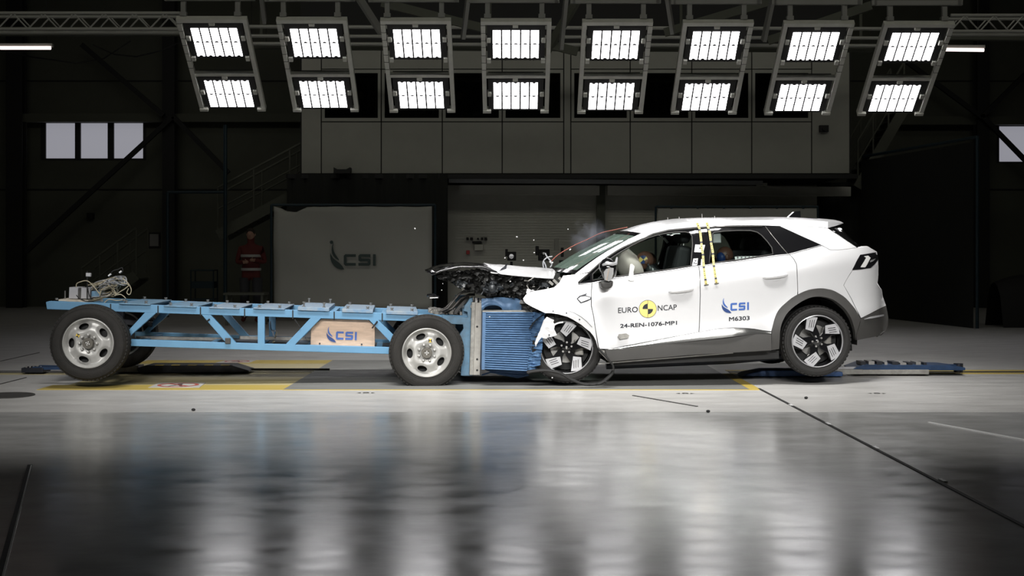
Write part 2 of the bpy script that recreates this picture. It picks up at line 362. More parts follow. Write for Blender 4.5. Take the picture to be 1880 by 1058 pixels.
# banners on blue pipe frames
def letters_csi(x, z, h, y, wd=None):     # three block letters drawn as thick strokes, (x,z) lower left, h height
    t = h * .24; lw = h * 1.05 if wd is None else wd; g = h * .22; c = h * .13
    m = MB(); m.prism([(x + c, z), (x + lw, z), (x + lw, z + t), (x + t, z + t), (x + t, z + h - t), (x + lw, z + h - t), (x + lw, z + h), (x + c, z + h), (x, z + h - c), (x, z + c)], y, y + .004)
    s = x + lw + g; k = (h - t) / 2
    m2 = MB(); m2.prism([(s, z), (s + lw - c, z), (s + lw, z + c), (s + lw, z + k + t - c*.5), (s + lw - c, z + k + t), (s + t, z + k + t), (s + t, z + h - t), (s + lw, z + h - t), (s + lw, z + h), (s + c, z + h), (s, z + h - c), (s, z + k + c*.5), (s + c, z + k), (s + lw - t, z + k), (s + lw - t, z + t), (s, z + t)], y, y + .004)
    i = s + lw + g; m3 = MB(); m3.prism([(i, z), (i + t, z), (i + t, z + h), (i, z + h)], y, y + .004)
    return m, m2, m3
def leaf(m, poly, y): m.prism(poly, y, y + .004)
def swoosh(m1, m2, px, y, S, OX, OZ):        # two curved blades; unit box 0..1 wide, 0..1.6 high
    big = [(.02, .98), (.0, .8), (.03, .6), (.12, .4), (.28, .2), (.5, .07), (.78, 0), (1.0, .0), (.86, .2), (.66, .38), (.42, .52), (.2, .68), (.08, .84)]
    sm = [(.2, 1.55), (.12, 1.35), (.1, 1.15), (.13, .95), (.22, .8), (.4, .64), (.62, .53), (.6, .62), (.46, .78), (.32, .96), (.24, 1.15), (.2, 1.35), (.23, 1.55)]
    leaf(m1, [(OX + u * S, OZ + v * S) for u, v in big], y); leaf(m2, [(OX + u * S, OZ + v * S) for u, v in sm], y)
D = 25.6
a = W(503, 379, D); b = W(793, 379, D)
ban = thing('banner', 'pale banner with dark leaf emblem and block letters left of the crash', 'banner', loc=(a.x, a.y, 0))
ox = a
m = MB(); nx, nz = 24, 18; vs = []
for j in range(nz + 1):
    for i in range(nx + 1):
        u, v = i / nx, j / nz; x = u * (b.x - a.x); z = .25 + v * (a.z - .25)
        if j == nz: z -= .13 * max(0, 1 - abs(u - .12) / .1) + .012 * abs(math.sin(u * math.pi * 5))
        vs.append((x, .03 * noise.noise((u * 5 + v * 4, v * 3, .3)) + .02 * math.sin(u * 9 + v * 7), z))
o = mesh('cloth', vs, [(j*(nx+1)+i, j*(nx+1)+i+1, (j+1)*(nx+1)+i+1, (j+1)*(nx+1)+i) for j in range(nz) for i in range(nx)], M['banner'], ban, True)
s = o.modifiers.new('s', 'SOLIDIFY'); s.thickness = .004
m = MB(); L = b.x - a.x
for p, q in (((-.06, .05, 0), (-.06, .05, a.z + .03)), ((L + .06, .05, 0), (L + .06, .05, a.z + .03)), ((-.06, .05, a.z + .03), (L + .06, .05, a.z + .03)), ((-.06, -.4, .03), (-.06, .5, .03)), ((L + .06, -.4, .03), (L + .06, .5, .03))): m.tube([p, q], .025)
m.build('pipe_frame', M['pipe'], ban)
m = MB(); m2 = MB(); p = W(607, 495, D); swoosh(m, m2, 0, -.07, W(633, 0, D).x - p.x, p.x - ox.x, p.z)
for q in (m, m2):
    for v in q.v: v.z = p.z + (v.z - p.z) * 1.2
p2 = W(632, 488, D)
for q in letters_csi(p2.x - ox.x, p2.z, W(0, 467, D).z - p2.z, -.07): q.build('emblem_letter', M['green'], ban)
m.build('emblem_blade', M['green'], ban); m = MB()
m.lathe([(.0, -.07), (.035, -.07), (.035, -.066)], 12, (W(609.5, 445, D).x - ox.x, 0, W(609.5, 445, D).z)); m.build('emblem_dot', M['green'], ban); m2.build('emblem_blade', M['green'], ban)
D = 26.2; a = W(1208, 383, D); b = W(1499, 383, D)
sn = thing('screen', 'plain pale cloth screen on a blue frame behind the car roof', 'screen', loc=(a.x, a.y, 0))
m = MB(); m.box((0, 0, .25), (b.x - a.x, .01, a.z)); m.build('cloth', M['banner'], sn)
m = MB(); L = b.x - a.x
for p, q in (((-.04, .05, 0), (-.04, .05, a.z + .04)), ((L + .04, .05, 0), (L + .04, .05, a.z + .04)), ((-.04, .05, a.z + .04), (L + .04, .05, a.z + .04))): m.tube([p, q], .022)
for i in range(6): m.box((L * (i + .5) / 6 - .02, .0, a.z - .01), (L * (i + .5) / 6 + .02, .03, a.z + .05))
m.build('pipe_frame', M['pipe'], sn)
# slanted dark partition on the right and dark side bay left
p0 = WF(1583, 580); p1 = WF(1787, 603)
m = MB(); zt = 3.3
m.add([(p0.x, p0.y, 0), (p1.x, p1.y, 0), (p1.x, p1.y + .06, 0), (p0.x, p0.y + .06, 0), (p0.x, p0.y, zt), (p1.x, p1.y, zt), (p1.x, p1.y + .06, zt), (p0.x, p0.y + .06, zt)], [(0,3,2,1),(4,5,6,7),(0,1,5,4),(1,2,6,5),(2,3,7,6),(3,0,4,7)])
tag(m.build('partition', M['curt']), 'tall dark slanted partition right of the car tail', 'partition')
m = MB(); m.tube([(p1.x + .05, p1.y - .05, 0), (p1.x + .05, p1.y - .05, 3.4)], .03); m.tube([(p1.x + .05, p1.y - .05, 3.38), (p0.x, p0.y - .05, 3.38)], .03)
tag(m.build('partition_post', M['pipe']), 'dark blue post and rail along the slanted partition', 'post')
# dark covered trolley at far right
m = MB(); a = WF(1842, 602)
vs = []; n = 10
for i in range(n + 1):
    for j in range(7):
        u = i / n; v = j / 6; zz = .95 * math.sin(math.pi * min(1, v * 1.0)) ** .5 if 0 < v < 1 else 0
        vs.append((a.x + u * 1.6, a.y + v * .9, zz * (.75 + .25 * math.sin(u * 3 + .4)) + .03 * noise.noise((u * 4, v * 4, 1))))
tag(mesh('covered_cart', vs, [(i*7+j, i*7+j+1, (i+1)*7+j+1, (i+1)*7+j) for i in range(n) for j in range(6)], M['black'], None, True), 'dark covered cart in the shadow at the right edge', 'cart')
# stairs
def stairs(p0, p1, D, wd, label, n=12):
    a = W(*p0, D); b = W(*p1, D); s = thing('staircase', label, 'stairs', loc=(a.x, a.y, 0)); d = b - a
    for k in range(2):
        m = MB(); y = k * wd; m.bar((0, y, a.z), (d.x, y, b.z), .05, .22); m.build('stringer', M['wallm'], s)
        m = MB(); m.tube([(0, y, a.z + 1.0), (d.x, y, b.z + 1.0)], .025); m.tube([(0, y, a.z + .55), (d.x, y, b.z + .55)], .018)
        for t in (0, .33, .66, 1): m.tube([(d.x * t, y, a.z + d.z * t), (d.x * t, y, a.z + d.z * t + 1)], .02)
        m.build('handrail', M['wallm'], s)
    for i in range(n):
        t = (i + .5) / n; m = MB(); m.box((d.x * t - .13, 0, a.z + d.z * t - .015), (d.x * t + .13, wd, a.z + d.z * t + .015)); m.build('step', M['wallm'], s)
    return s
stairs((400, 432), (600, 325), 27.5, .9, 'dark metal staircase rising right behind the left end of the banner', 10)
stairs((150, 579), (250, 505), 27.8, .9, 'low dark steps with handrail behind the rear of the blue trolley', 5)
stairs((1575, 345), (1660, 200), 28.0, 1.0, 'steep dark staircase at the right end of the office', 10)
# small gear along the walls
def small(name, px0, py0, px1, py1, D, mt, label, cat, depth=.16):
    x0, z1, x1, z0 = rect(px0, py0, px1, py1, D); m = MB(); m.box((x0, CAMY + D, z0), (x1, CAMY + D + depth, z1)); o = bevel(m.build(name, M[mt]), .006); return tag(o, label, cat)
t = thing('notice', 'small framed notice on the dark wall left of the stairs', 'notice', loc=tuple(W(283, 441, DB - .03)))
m = MB(); m.box((-.15, 0, -.19), (.15, .03, .19)); m.build('notice_frame', M['black'], t)
m = MB(); m.box((-.11, -.004, -.15), (.11, 0, .15)); m.build('sheet', mat('paper', (.28, .28, .27), .8), t)
small('wall_socket', 159, 391, 170, 402, DB - .16, 'black', 'small dark socket box on the wall under the three panes', 'socket')
for i, (x0, y0, x1, y1, l) in enumerate(((856, 436, 860, 441, 'left'), (863, 436, 868, 441, 'second'), (876, 437, 879, 440, 'third'), (883, 436, 887, 441, 'fourth'), (889, 436, 894, 441, 'last'))):
    small('wall_hook', x0, y0, x1, y1, 28.05, 'black', 'small dark hook on the ribbed wall, %s in the row above the dark bar' % l, 'hook')
small('tool_bar', 867, 443, 884, 447, 28.0, 'black', 'dark bar fixed on the ribbed wall below the row of hooks', 'bar')
small('wall_case', 871, 449, 887, 460, 28.0, 'ribw', 'pale small case on the ribbed wall under the dark bar', 'box')
small('alarm_button', 856, 460, 862, 467, 28.0, 'red', 'small dark red button box on the ribbed wall above the crumpled bonnet', 'button')
small('wall_panel_box', 1018, 438, 1026, 460, 27.5, 'cream', 'narrow pale box on a pole left of the windscreen', 'box')
def floodlight(px, py, D, label, s=1.0, lit=False):
    p = W(px, py, D); t = thing('camera_stand', label, 'camera stand', loc=(p.x, p.y, 0))
    m = MB(); m.tube([(0, 0, .35), (0, 0, p.z - .1)], .025)
    for k in range(3):
        a = 2.1 * k + .4; m.tube([(0, 0, .7), (.45 * math.cos(a), .45 * math.sin(a), 0.02)], .016)
    m.build('stand', M['black'], t)
    m = MB(); m.box((-.08 * s, -.05, p.z - .08 * s), (.09 * s, .25, p.z + .09 * s)); m.box((-.12 * s, .0, p.z + .0), (-.07 * s, .2, p.z + .14 * s)); bevel(m.build('body', M['black'], t), .01)
    m = MB(); m.lathe([(.0, -.13), (.05 * s, -.13), (.07 * s, -.13), (.075 * s, -.05)], 20, (.0, 0, p.z)); m.build('lens_hood', M['black'], t, angle=30)
    m = MB(); m.lathe([(0, -.135), (.045 * s, -.132)], 16, (0, 0, p.z)); m.build('lens', M['chrome'] if lit else M['gblack'], t)
floodlight(939, 471, 25, 'dark camera with a bright lens on a stand, behind the white bonnet', 1.0, True)
floodlight(998, 469, 24.5, 'bulky dark camera on a stand just left of the windscreen base', 1.25)
small('stand_speaker', 1027, 478, 1037, 489, 24.5, 'black', 'little black box beside the dark camera next to the windscreen', 'box')
small('stand_battery', 1030, 455, 1035, 472, 24.6, 'black', 'narrow black box hanging left of the windscreen', 'box')
m = MB(); p = WF(400, 575); c = thing('tool_cart', 'blue grey framed cart standing in the dark left of the banner', 'cart', loc=(p.x - .6, p.y, 0))
for x in (0, .5):
    for y in (0, .4): m.tube([(x, y, 0.0), (x, y, .95)], .015)
for z in (.3, .95):
    m.tube([(0, 0, z), (.5, 0, z), (.5, .4, z), (0, .4, z), (0, 0, z)], .015)
m.build('cart_frame', M['pipe'], c)
m = MB(); m.box((0, 0, .55), (.5, .4, .7)); m.build('tray', M['pipe'], c)
p = W(410, 540, 24); m = MB(); m.box((p.x, p.y, p.z - .02), (p.x + .75, p.y + .5, p.z + .02))
for x in (.05, .7):
    for y in (.05, .45): m.box((p.x + x - .02, p.y + y - .02, 0), (p.x + x + .02, p.y + y + .02, p.z))
tag(m.build('work_table', M['wallm']), 'low table with a pale top edge left of the banner', 'table')
m = MB()
p = W(440, 520, 27.2); m.tube([(p.x - .3, p.y, 0), (p.x - .3, p.y, 4)], .04); m.tube([(p.x - 1.5, p.y, 0), (p.x - 1.5, p.y, 2.6)], .03); m.tube([(p.x - 1.5, p.y, 2.6), (p.x - .3, p.y, 2.6)], .03)
tag(m.build('pipe_portal', M['pipe']), 'thin dark pipe portal standing left of the staircase foot', 'frame')
# ------------------------------------------------------------------ lighting rigs
Ttop, Dtop, Dbot = 4.744, 19.2, 20.7
zbot = 3.588; L = math.hypot(Dbot - Dtop, Ttop - zbot)
ORD = ['leftmost', 'second from left', 'third from left', 'fourth from left', 'fourth from right', 'third from right', 'second from right', 'rightmost']
dv = Vector((0, Dbot - Dtop, zbot - Ttop)).normalized()       # down the slope
nv = Vector((0, -1, 0)); nv = (nv - dv * nv.dot(dv)).normalized()   # facing camera and down
rigM = Matrix(((1, 0, 0), (0, -nv.y, -dv.y), (0, -nv.z, -dv.z))).to_4x4()   # local x, y=into the back, z=up the slope
first = None
def make_rig():
    e = thing('light_rig', '', 'light rig', M=Matrix.Translation((0, 0, 0)))
    # local coordinates: z=0 top, negative downwards; drawn with y out of the face, then turned over by fin()
    def fin(m, name, mt, par):
        for v in m.v: v.y = -v.y
        m.f = [f[::-1] for f in m.f]
        return m.build(name, mt, par)
    def part(name, fn, mt, par=None, smooth=False):
        m = MB(); fn(m); return fin(m, name, M[mt], par or e)
    hw = .52
    part('side_rail', lambda m: m.box((-hw, -.05, -L), (-hw + .065, .03, 0)), 'rig')
    part('side_rail', lambda m: m.box((hw - .065, -.05, -L), (hw, .03, 0)), 'rig')
    part('cross_bar', lambda m: m.box((-hw + .065, -.05, -.065), (hw - .065, .03, 0)), 'rig')
    part('cross_bar', lambda m: m.box((-hw + .065, -.05, -.6 * L - .035), (hw - .065, .02, -.6 * L + .02)), 'rig')
    for sx in (-1, 1):
        part('end_cap', lambda m: m.box((sx * hw - (.0 if sx < 0 else .13), -.06, -L - .02), (sx * hw + (.13 if sx < 0 else 0), .05, -L + .03)), 'rig')
        for t in (.2, .42, .8):
            part('clamp', lambda m: m.box((sx * (hw - .11) - .03, -.04, -t * L - .04), (sx * (hw - .11) + .03, .035, -t * L + .04)), 'rig')
    for t0, t1, c0, c1, flip in ((.05, .425, .10, .405, 0), (.635, 1.0, .672, .985, 1)):
        h = part('lamp_panel', lambda m: m.box((-.43, -.16, -t1 * L), (.43, .0, -t0 * L)), 'rigd')
        part('bracket', lambda m: m.box((-.05, -.02, -t0 * L - .02), (.03, .04, -t0 * L + .03)), 'rig')
        rows = 2; ch = (c1 - c0) * L / 2
        for r in range(2):
            for k in range(5):
                x0 = -.345 + k * .1420; x1 = x0 + .116; zt_ = -c0 * L - r * ch; z1 = zt_ - .008; z0 = zt_ - ch + .010
                xm = (x0 + x1) / 2; pl = []
                # rounded notch at one end, as on the real reflectors
                arc = [(xm + .028 * math.cos(a), .022 * math.sin(a)) for a in [math.pi * q / 6 for q in range(7)]]
                if not flip: pl = [(x0, z1), (x0, z0)] + [(x, z0 + zz) for x, zz in reversed(arc)] + [(x1, z0), (x1, z1)]
                else: pl = [(x0, z0), (x1, z0), (x1, z1)] + [(x, z1 - zz) for x, zz in arc] + [(x0, z1)]
                m = MB(); m.prism(pl, .0, .004); fin(m, 'led_cell', M['cell'], h)
        m = MB()
        for q in range(3):
            x = random.uniform(-.3, .3); z = -t1 * L
            m.tube([(x, -.1, z + .03), (x + .03, -.14, z - .08), (x + .06, -.12, z - .12), (x + .08, -.1, z + .02)], .006, 5)
        if not flip: fin(m, 'cable_loop', M['black'], e)
    m = MB()
    for t in (.04, .12, .2, .27, .36, .44, .52): m.box((-hw - .004, -.054, -t * L - .004), (-hw + .069, .034, -t * L))
    fin(m, 'cable_tie', M['black'], e)
    return e
rig = make_rig()
cen = [388, 572, 763, 947.5, 1134, 1319, 1504, 1688]
for i, c in enumerate(cen):
    r = rig if i == 0 else dup(rig)
    z = Ttop - (i - 3.5) * .010 + .0
    r.matrix_world = Matrix.Translation(((c - CX) * Dtop / F, CAMY + Dtop, z)) @ rigM
    r['label'] = 'tilted rig with two glowing lamp panels, %s of the eight overhead' % ORD[i]
    if i >= 4:
        for ch in r.children:
            if ch.name.startswith('cable_tie'): ch.location.x = .975
    r['category'] = 'light rig'; r['group'] = 'overhead lamp rigs'
# hangers above the rigs
def make_hanger():
    e = thing('hanger_frame', '', 'hanger')
    m = MB(); m.bar((-.66, 0, 0), (.62, 0, 0), .07, .07); m.build('lower_bar', M['truss'], e)
    for x in (-.66, .6):
        m = MB(); m.bar((x, 0, -.035), (x, 0, 1.6), .07, .07, (0, 1, 0)); m.build('upright', M['truss'], e)
    for x in (-.42, .38):
        m = MB(); m.bar((x, .02, -.03), (x, .02, -.24), .07, .07, (0, 1, 0)); m.box((x - .05, -.02, -.26), (x + .05, .06, -.2)); m.build('drop_post', M['truss'], e)
    m = MB(); m.bar((-.66, 0, .9), (.62, 0, .9), .07, .07); m.build('upper_bar', M['truss'], e)
    return e
hg = make_hanger()
for i, c in enumerate(cen):
    h = hg if i == 0 else dup(hg)
    h.location = ((c - CX) * Dtop / F + .0, CAMY + Dtop + .03, Ttop + .30 - (i - 3.5) * .010)
    h['label'] = 'grey steel hanger frame above the %s lamp rig' % ORD[i].replace('rightmost', 'rightmost').replace('leftmost', 'leftmost'); h['category'] = 'hanger'; h['group'] = 'hanger frames over the rigs'
# trusses and pipes behind
def truss(p, q, D, h, label, n=20, mt='truss'):
    a, b = W(*p, D), W(*q, D); e = thing('roof_truss', label, 'truss', loc=tuple(a)); d = b - a
    for y, z in ((0, 0), (0, -h), (.35, 0), (.35, -h)):
        m = MB(); m.tube([(0, y, z), (d.x, y, d.z + z)], .028); m.build('chord', M[mt], e)
    for y in (0, .35):
        for i in range(n):
            u0, u1 = i / n, (i + 1) / n; m = MB()
            s = (0, -h) if i % 2 else (-h, 0)
            m.tube([(d.x * u0, y, s[0]), (d.x * u1, y, s[1])], .014, 6); m.build('lacing', M[mt], e)
    return e
truss((-60, 24), (330, 24), 22, .27, 'slim lattice truss at the top left of the hall', 14)
truss((1745, 28), (1960, 28), 22, .27, 'slim lattice truss at the top right of the hall', 8)
def pipe(p, q, D, r, label, mt='truss', cat='pipe', name='roof_pipe'):
    m = MB(); m.tube([W(*p, D), W(*q, D)], r, 10); return tag(m.build(name, M[mt]), label, cat)
m = MB(); m.bar(W(-60, 58, 24), W(340, 58, 24), .15, .15); tag(m.build('roof_beam', M['wallm']), 'dark roof beam below the lattice truss at top left', 'beam')
m = MB(); m.bar(W(1740, 66, 24), W(1960, 68, 24), .15, .15); tag(m.build('roof_beam', M['wallm']), 'dark roof beam below the lattice truss at top right', 'beam')
for y, l in ((49, 'upper'), (66, 'middle'), (80, 'lower')):
    pipe((455, y), (1620, y + 4), 24.5, .035, '%s of the three long thin pipes behind the lamp rigs' % l)
m = MB(); m.bar(W(455, 85, 25), W(1600, 90, 25), .15, .12)
for x in (480, 900, 1250, 1580): q = W(x, 87, 25); m.bar(q, (q.x, q.y, ZC), .05, .05, (0, 1, 0))
if 1: tag(m.build('crane_rail', M['wallm']), 'long dark rail behind the lamp rigs, just over the office', 'rail')
for a, b, l in (((655, -10), (700, 60), 'between second and third rigs'), ((1040, -10), (1030, 90), 'between fourth and fifth rigs'), ((1225, -5), (1235, 60), 'between the fifth and sixth rigs'), ((1420, -10), (1402, 75), 'between the sixth and seventh rigs'), ((860, -10), (850, 70), 'left of the fourth rig'), ((480, -5), (486, 40), 'right of the leftmost rig')):
    m = MB(); m.bar(W(*a, 21), W(*b, 21.4), .06, .12); tag(m.build('roof_strut', M['truss']), 'dark slanted roof strut %s' % l, 'strut')
for k, (a, b) in enumerate((((700, 5), (1060, 95)), ((1440, -5), (1220, 60)), ((1060, 0), (1000, 100)), ((1600, 10), (1410, 75)))):
    m = MB(); m.bar(W(*a, 23), W(*b, 23.5), .08, .15); tag(m.build('roof_girder', M['wallm']), ['long dark girder falling right behind the third and fourth rigs', 'dark girder behind the sixth lamp rig', 'short dark girder behind the gap right of the fourth rig', 'dark girder behind the seventh lamp rig'][k], 'girder')
def fluor(p, q, D, label):
    a, b = W(*p, D), W(*q, D); e = thing('strip_light', label, 'strip light', loc=tuple(a)); d = b - a
    m = MB(); m.tube([(0, 0, 0), (d.x, 0, d.z)], .035, 10); m.build('tube', M['tube'], e)
    m = MB(); m.box((-.03, 0.0, .03), (d.x + .03, .1, .09)); m.build('tube_housing', M['truss'], e)
    for x in (.1, d.x - .1): m = MB(); m.tube([(x, .05, .08), (x, .05, ZC - a.z)], .008, 6); m.build('hanging_rod', M['black'], e)
fluor((-40, 88), (93, 88), 26, 'glowing strip light at the left edge near the roof')
fluor((452, 87), (497, 87), 26, 'short glowing strip light seen between the first two lamp rigs')
fluor((1733, 91), (1806, 92), 26, 'glowing strip light right of the last lamp rig')
for pts, l in ((((0, 92), (60, 105), (140, 116), (190, 108), (240, 75)), 'left'), (((170, 82), (210, 100), (250, 104), (300, 92), (340, 72)), 'right')):
    m = MB(); P0 = [W(x, y, 23) for x, y in pts]; m.tube(P0, .012, 6); tag(m.build('sagging_cable', M['black']), 'black cable sagging under the top left beam, %s one' % l, 'cable')
# ------------------------------------------------------------------ floor marks
def quad_floor(name, pts, h, mt, label=None, cat=None, struct_=False):
    k = len(pts); vs = [(p.x, p.y, 0) for p in pts] + [(p.x, p.y, h) for p in pts]
    o = mesh(name, vs, [tuple(range(k))[::-1], tuple(range(k, 2*k))] + [(i, (i+1) % k, (i+1) % k + k, i + k) for i in range(k)], M[mt] if isinstance(mt, str) else mt)
    if label: tag(o, label, cat)
    else: struct(o)
    return o
YN = WF(940, 716).y; YF = WF(940, 662).y; YR = 1.55
X0, X1 = WF(520, 716).x, WF(1393, 716).x
V = lambda x, y: Vector((x, y, 0))
M['plate'] = floormat('steel_plate', (.26, .26, .245), (.15, .15, .145), .5, .1, .5, (.6, 3, 1))
M['pyel'] = floormat('yellow_paint', (.54, .40, .07), (.44, .34, .12), .5, .1, .4)
quad_floor('trim_3', [V(X0, YN), V(X1 - .09, YN), V(X1 - .09, YF), V(X0, YF)], .004, 'plate')
quad_floor('trim_4', [V(X0, YN - .04), V(X1, YN - .04), V(X1, YN), V(X0, YN)], .004, 'pyel')
quad_floor('trim_5', [V(X1 - .09, YN), V(X1 + .02, YN), V(X1 + .02, YR - .2), V(X1 - .09, YR - .2)], .005, 'pyel')
quad_floor('trim_6', [V(-4.6, YN - .02), V(X0, YN - .02), V(X0, YN + .42), V(-4.6, YN + .42)], .004, 'pyel')
quad_floor('trim_7', [V(-4.45, YN + .42), V(X0, YN + .42), V(X0, YF - .5), V(-4.45, YF - .5)], .003, 'floor3')
quad_floor('trim_8', [V(-4.5, YF - .5), V(X0, YF - .5), V(X0, YF), V(-4.5, YF)], .004, 'pyel')
for y, n_ in ((YR - .06, 9), (YR + .10, 10)):
    quad_floor('trim_%d' % n_, [V(-XW, y - .02), V(X0, y - .02), V(X0, y + .02), V(-XW, y + .02)], .006, 'black')
quad_floor('trim_11', [V(-XW, YR - .3), V(-4.6, YR - .3), V(-4.6, YR - .12), V(-XW, YR - .12)], .004, 'floor3')
quad_floor('trim_12', [V(X1 + .02, YR - .22), V(XW, YR - .22), V(XW, YR - .08), V(X1 + .02, YR - .08)], .004, 'pyel')
quad_floor('trim_13', [V(X1 + .02, YR + .1), V(XW, YR + .1), V(XW, YR + .26), V(X1 + .02, YR + .26)], .004, 'pyel')
quad_floor('trim_14', [V(X1 + .02, YR - .06), V(XW, YR - .06), V(XW, YR + .08), V(X1 + .02, YR + .08)], .005, 'black')
M['signw'] = mat('worn_white', (.55, .53, .50), .6, var=.25, vs=14); M['signr'] = mat('worn_red', (.38, .09, .07), .6)
# prohibition signs glued on the yellow field
def sign(px0, px1, py0, py1, label):
    a, b, c, d = WF(px0 - 8, py1), WF(px1 - 12, py1), WF(px1, py0), WF(px0 + 12, py0)
    o = quad_floor('floor_sign', [a, b, c, d], .007, 'signw', label, 'sign')
    cx = (a + b + c + d) / 4; r = min((b - a).length, (d - a).length) * .42
    m = MB(); m.lathe([(r * .82, .0075), (r, .0075), (r, .009), (r * .82, .009), (r * .82, .0075)], 32, (cx.x, cx.y, 0), 'z')
    m.bar((cx.x - r * .6, cx.y + r * .6, .0085), (cx.x + r * .6, cx.y - r * .6, .0085), r * .16, .002); m.build('red_ring', M['signr'], o)
    m = MB(); m.lathe([(0, .0075), (r * .14, .0075), (r * .14, .008), (0, .008)], 10, (cx.x, cx.y + r * .45, 0), 'z'); m.bar((cx.x, cx.y + r * .3, .0078), (cx.x, cx.y - r * .15, .0078), r * .3, .001)
    m.bar((cx.x - r * .1, cx.y - r * .1, .0078), (cx.x - r * .3, cx.y - r * .6, .0078), r * .13, .001); m.bar((cx.x + r * .1, cx.y - r * .1, .0078), (cx.x + r * .3, cx.y - r * .6, .0078), r * .13, .001)
    m.build('pictogram', M['ink'], o)
sign(280, 378, 704, 713, 'white floor sign with a red ring on the near yellow stripe')
sign(404, 470, 662.5, 667, 'white floor sign with a red ring on the far yellow stripe')
m = MB(); p = WF(10, 727); m.lathe([(0, .004), (.22, .004), (.24, .008), (.26, .008), (.26, 0)], 32, (p.x, p.y, 0), 'z'); tag(m.build('floor_cover', M['clad']), 'round dark floor cover at the left edge', 'cover')
def joint(p, q, wd, label, mt='black', n=1, name='floor_joint'):
    a, b = WF(*p), WF(*q); m = MB(); m.bar((a.x, a.y, .003), (b.x, b.y, .003), wd, .006); tag(m.build(name, M[mt]), label, 'joint')
joint((1393, 714), (1900, 978), .025, 'long dark floor joint running from the plate corner to the lower right', 'black')
joint((55, 855), (-12, 1100), .03, 'dark slanted floor line at the lower left corner', 'black')
a, b = WF(57.5, 856), WF(-5, 1100); m = MB(); m.bar((a.x, a.y, .003), (b.x, b.y, .003), .008, .008); tag(m.build('floor_line', M['white']), 'thin white edge beside the dark line at lower left', 'line')
joint((1705, 776), (1900, 812), .02, 'pale short floor line right of the long joint', 'white', name='floor_line')
joint((1162, 727), (1280, 747), .02, 'short dark floor groove in front of the car door', 'clad')
joint((0, 706), (48, 694), .015, 'short dark floor groove left of the rear trolley wheel', 'clad')
joint((0, 664), (72, 648), .015, 'faint floor groove behind the rear trolley wheel at left', 'clad')
for k, (x, y) in enumerate(((1452, 745), (1520, 779), (1608, 823), (1731, 884))):
    a = WF(x, y); m = MB(); m.box((a.x - .012, a.y - .05, .004), (a.x + .012, a.y + .05, .008)); tag(m.build('tape_mark', M['white']), 'white tape mark across the long joint, %s from the plate' % ['first', 'second', 'third', 'fourth'][k], 'mark')
for k, (x, y) in enumerate(((672, 722), (1258, 723), (1610, 723))):
    a = WF(x, y); m = MB(); s = .028
    m.add([(a.x - .09, a.y, .004), (a.x - .05, a.y - s, .004), (a.x - .05, a.y + s, .004), (a.x + .09, a.y, .004), (a.x + .05, a.y + s, .004), (a.x + .05, a.y - s, .004)], [(0, 1, 2), (3, 4, 5)])
    m.lathe([(.02, .003), (.03, .003), (.03, .006), (.02, .006), (.02, .003)], 12, (a.x, a.y, 0), 'z')
    tag(m.build('floor_marking', M['clad']), 'small dark arrow and ring mark on the floor %s' % ['left of the front trolley wheel', 'in front of the car doors', 'right of the car tail'][k], 'mark')
# tow sleds on the rail
def sled(pts, label, x0, x1, D, mt, kind):
    pass
def boxpx(m, px0, py0, px1, py1, D, dep):
    x0, z1, x1, z0 = rect(px0, py0, px1, py1, D); m.box((x0, CAMY + D, max(z0, .004)), (x1, CAMY + D + dep, z1))
D = 14.6
s = thing('tow_sled', 'flat black tow sled lying on the yellow field under the trolley', 'sled', loc=(0, 0, 0))
M['sledb'] = mat('sled_dark', (.018, .02, .028), .4, var=.3)
M['sledblue'] = mat('sled_blue', (.03, .07, .16), .4, .2, var=.4, vs=12)
m = MB(); a = W(247, 690, 14.2); b = W(455, 684, 14.2)
m.prism([(a.x, .03), (a.x + .05, .015), (b.x - .15, .015), (b.x, .03), (b.x - .02, .045), (b.x - .2, .10), (a.x + .1, .10), (a.x, .07)], 1.3, 1.62); bevel(m.build('sled_body', M['sledb'], s), .008)
for k in range(5):
    m = MB(); x = a.x + .2 + k * .18; m.box((x, 1.27, .098), (x + .09, 1.33, .105)); m.build('bolt_strip', M['pyel'], s)
m = MB(); m.tube([(b.x - .1, 1.46, .04), (X0 + .2, 1.46, .04)], .012); m.build('tow_rope', M['black'], s)
m = MB(); m.box((a.x - .25, 1.35, .02), (a.x, 1.56, .09)); m.build('coupling', M['galv'], s)
s = thing('tow_sled', 'dark tow bar sled sticking out behind the rear trolley wheel', 'sled', loc=(0, 0, 0))
a = W(45, 680, 14.3); b = W(130, 680, 14.3)
for k in range(2):
    m = MB(); m.bar((a.x + .1, 1.28 + .2 * k, .07), (b.x + .5, 1.3 + .1 * k, .06), .035, .03); m.build('arm', M['sledblue'], s)
m = MB(); m.box((a.x - .02, 1.25, .02), (a.x + .22, 1.5, .075)); bevel(m.build('head_block', M['sledb'], s), .01)
for k in range(5):
    m = MB(); x = a.x + .02 + .04 * k; m.tube([(x, 1.3, .07), (x, 1.3, .09)], .010, 8); m.build('bolt', M['steel'], s)
s = thing('tow_sled', 'long blue and steel tow sled on the rail behind the car', 'sled', loc=(0, 0, 0))
a = W(1572, 680, 14.1); b = W(1776, 680, 14.1)
m = MB(); m.box((a.x, 1.08, .02), (a.x + .78, 1.2, .07)); bevel(m.build('side_plate', M['galv'], s), .004)
m = MB(); m.prism([(a.x - .04, .08), (a.x + .1, .13), (b.x - .2, .115), (b.x - .02, .09), (b.x - .02, .06), (a.x - .02, .06)], 1.1, 1.5); bevel(m.build('sled_deck', M['sledblue'], s), .006)
for k in range(2):
    m = MB(); m.bar((a.x + .6, 1.15 + .28 * k, .09), (b.x, 1.3, .09), .04, .04); m.build('arm', M['sledblue'], s)
random.seed(5)
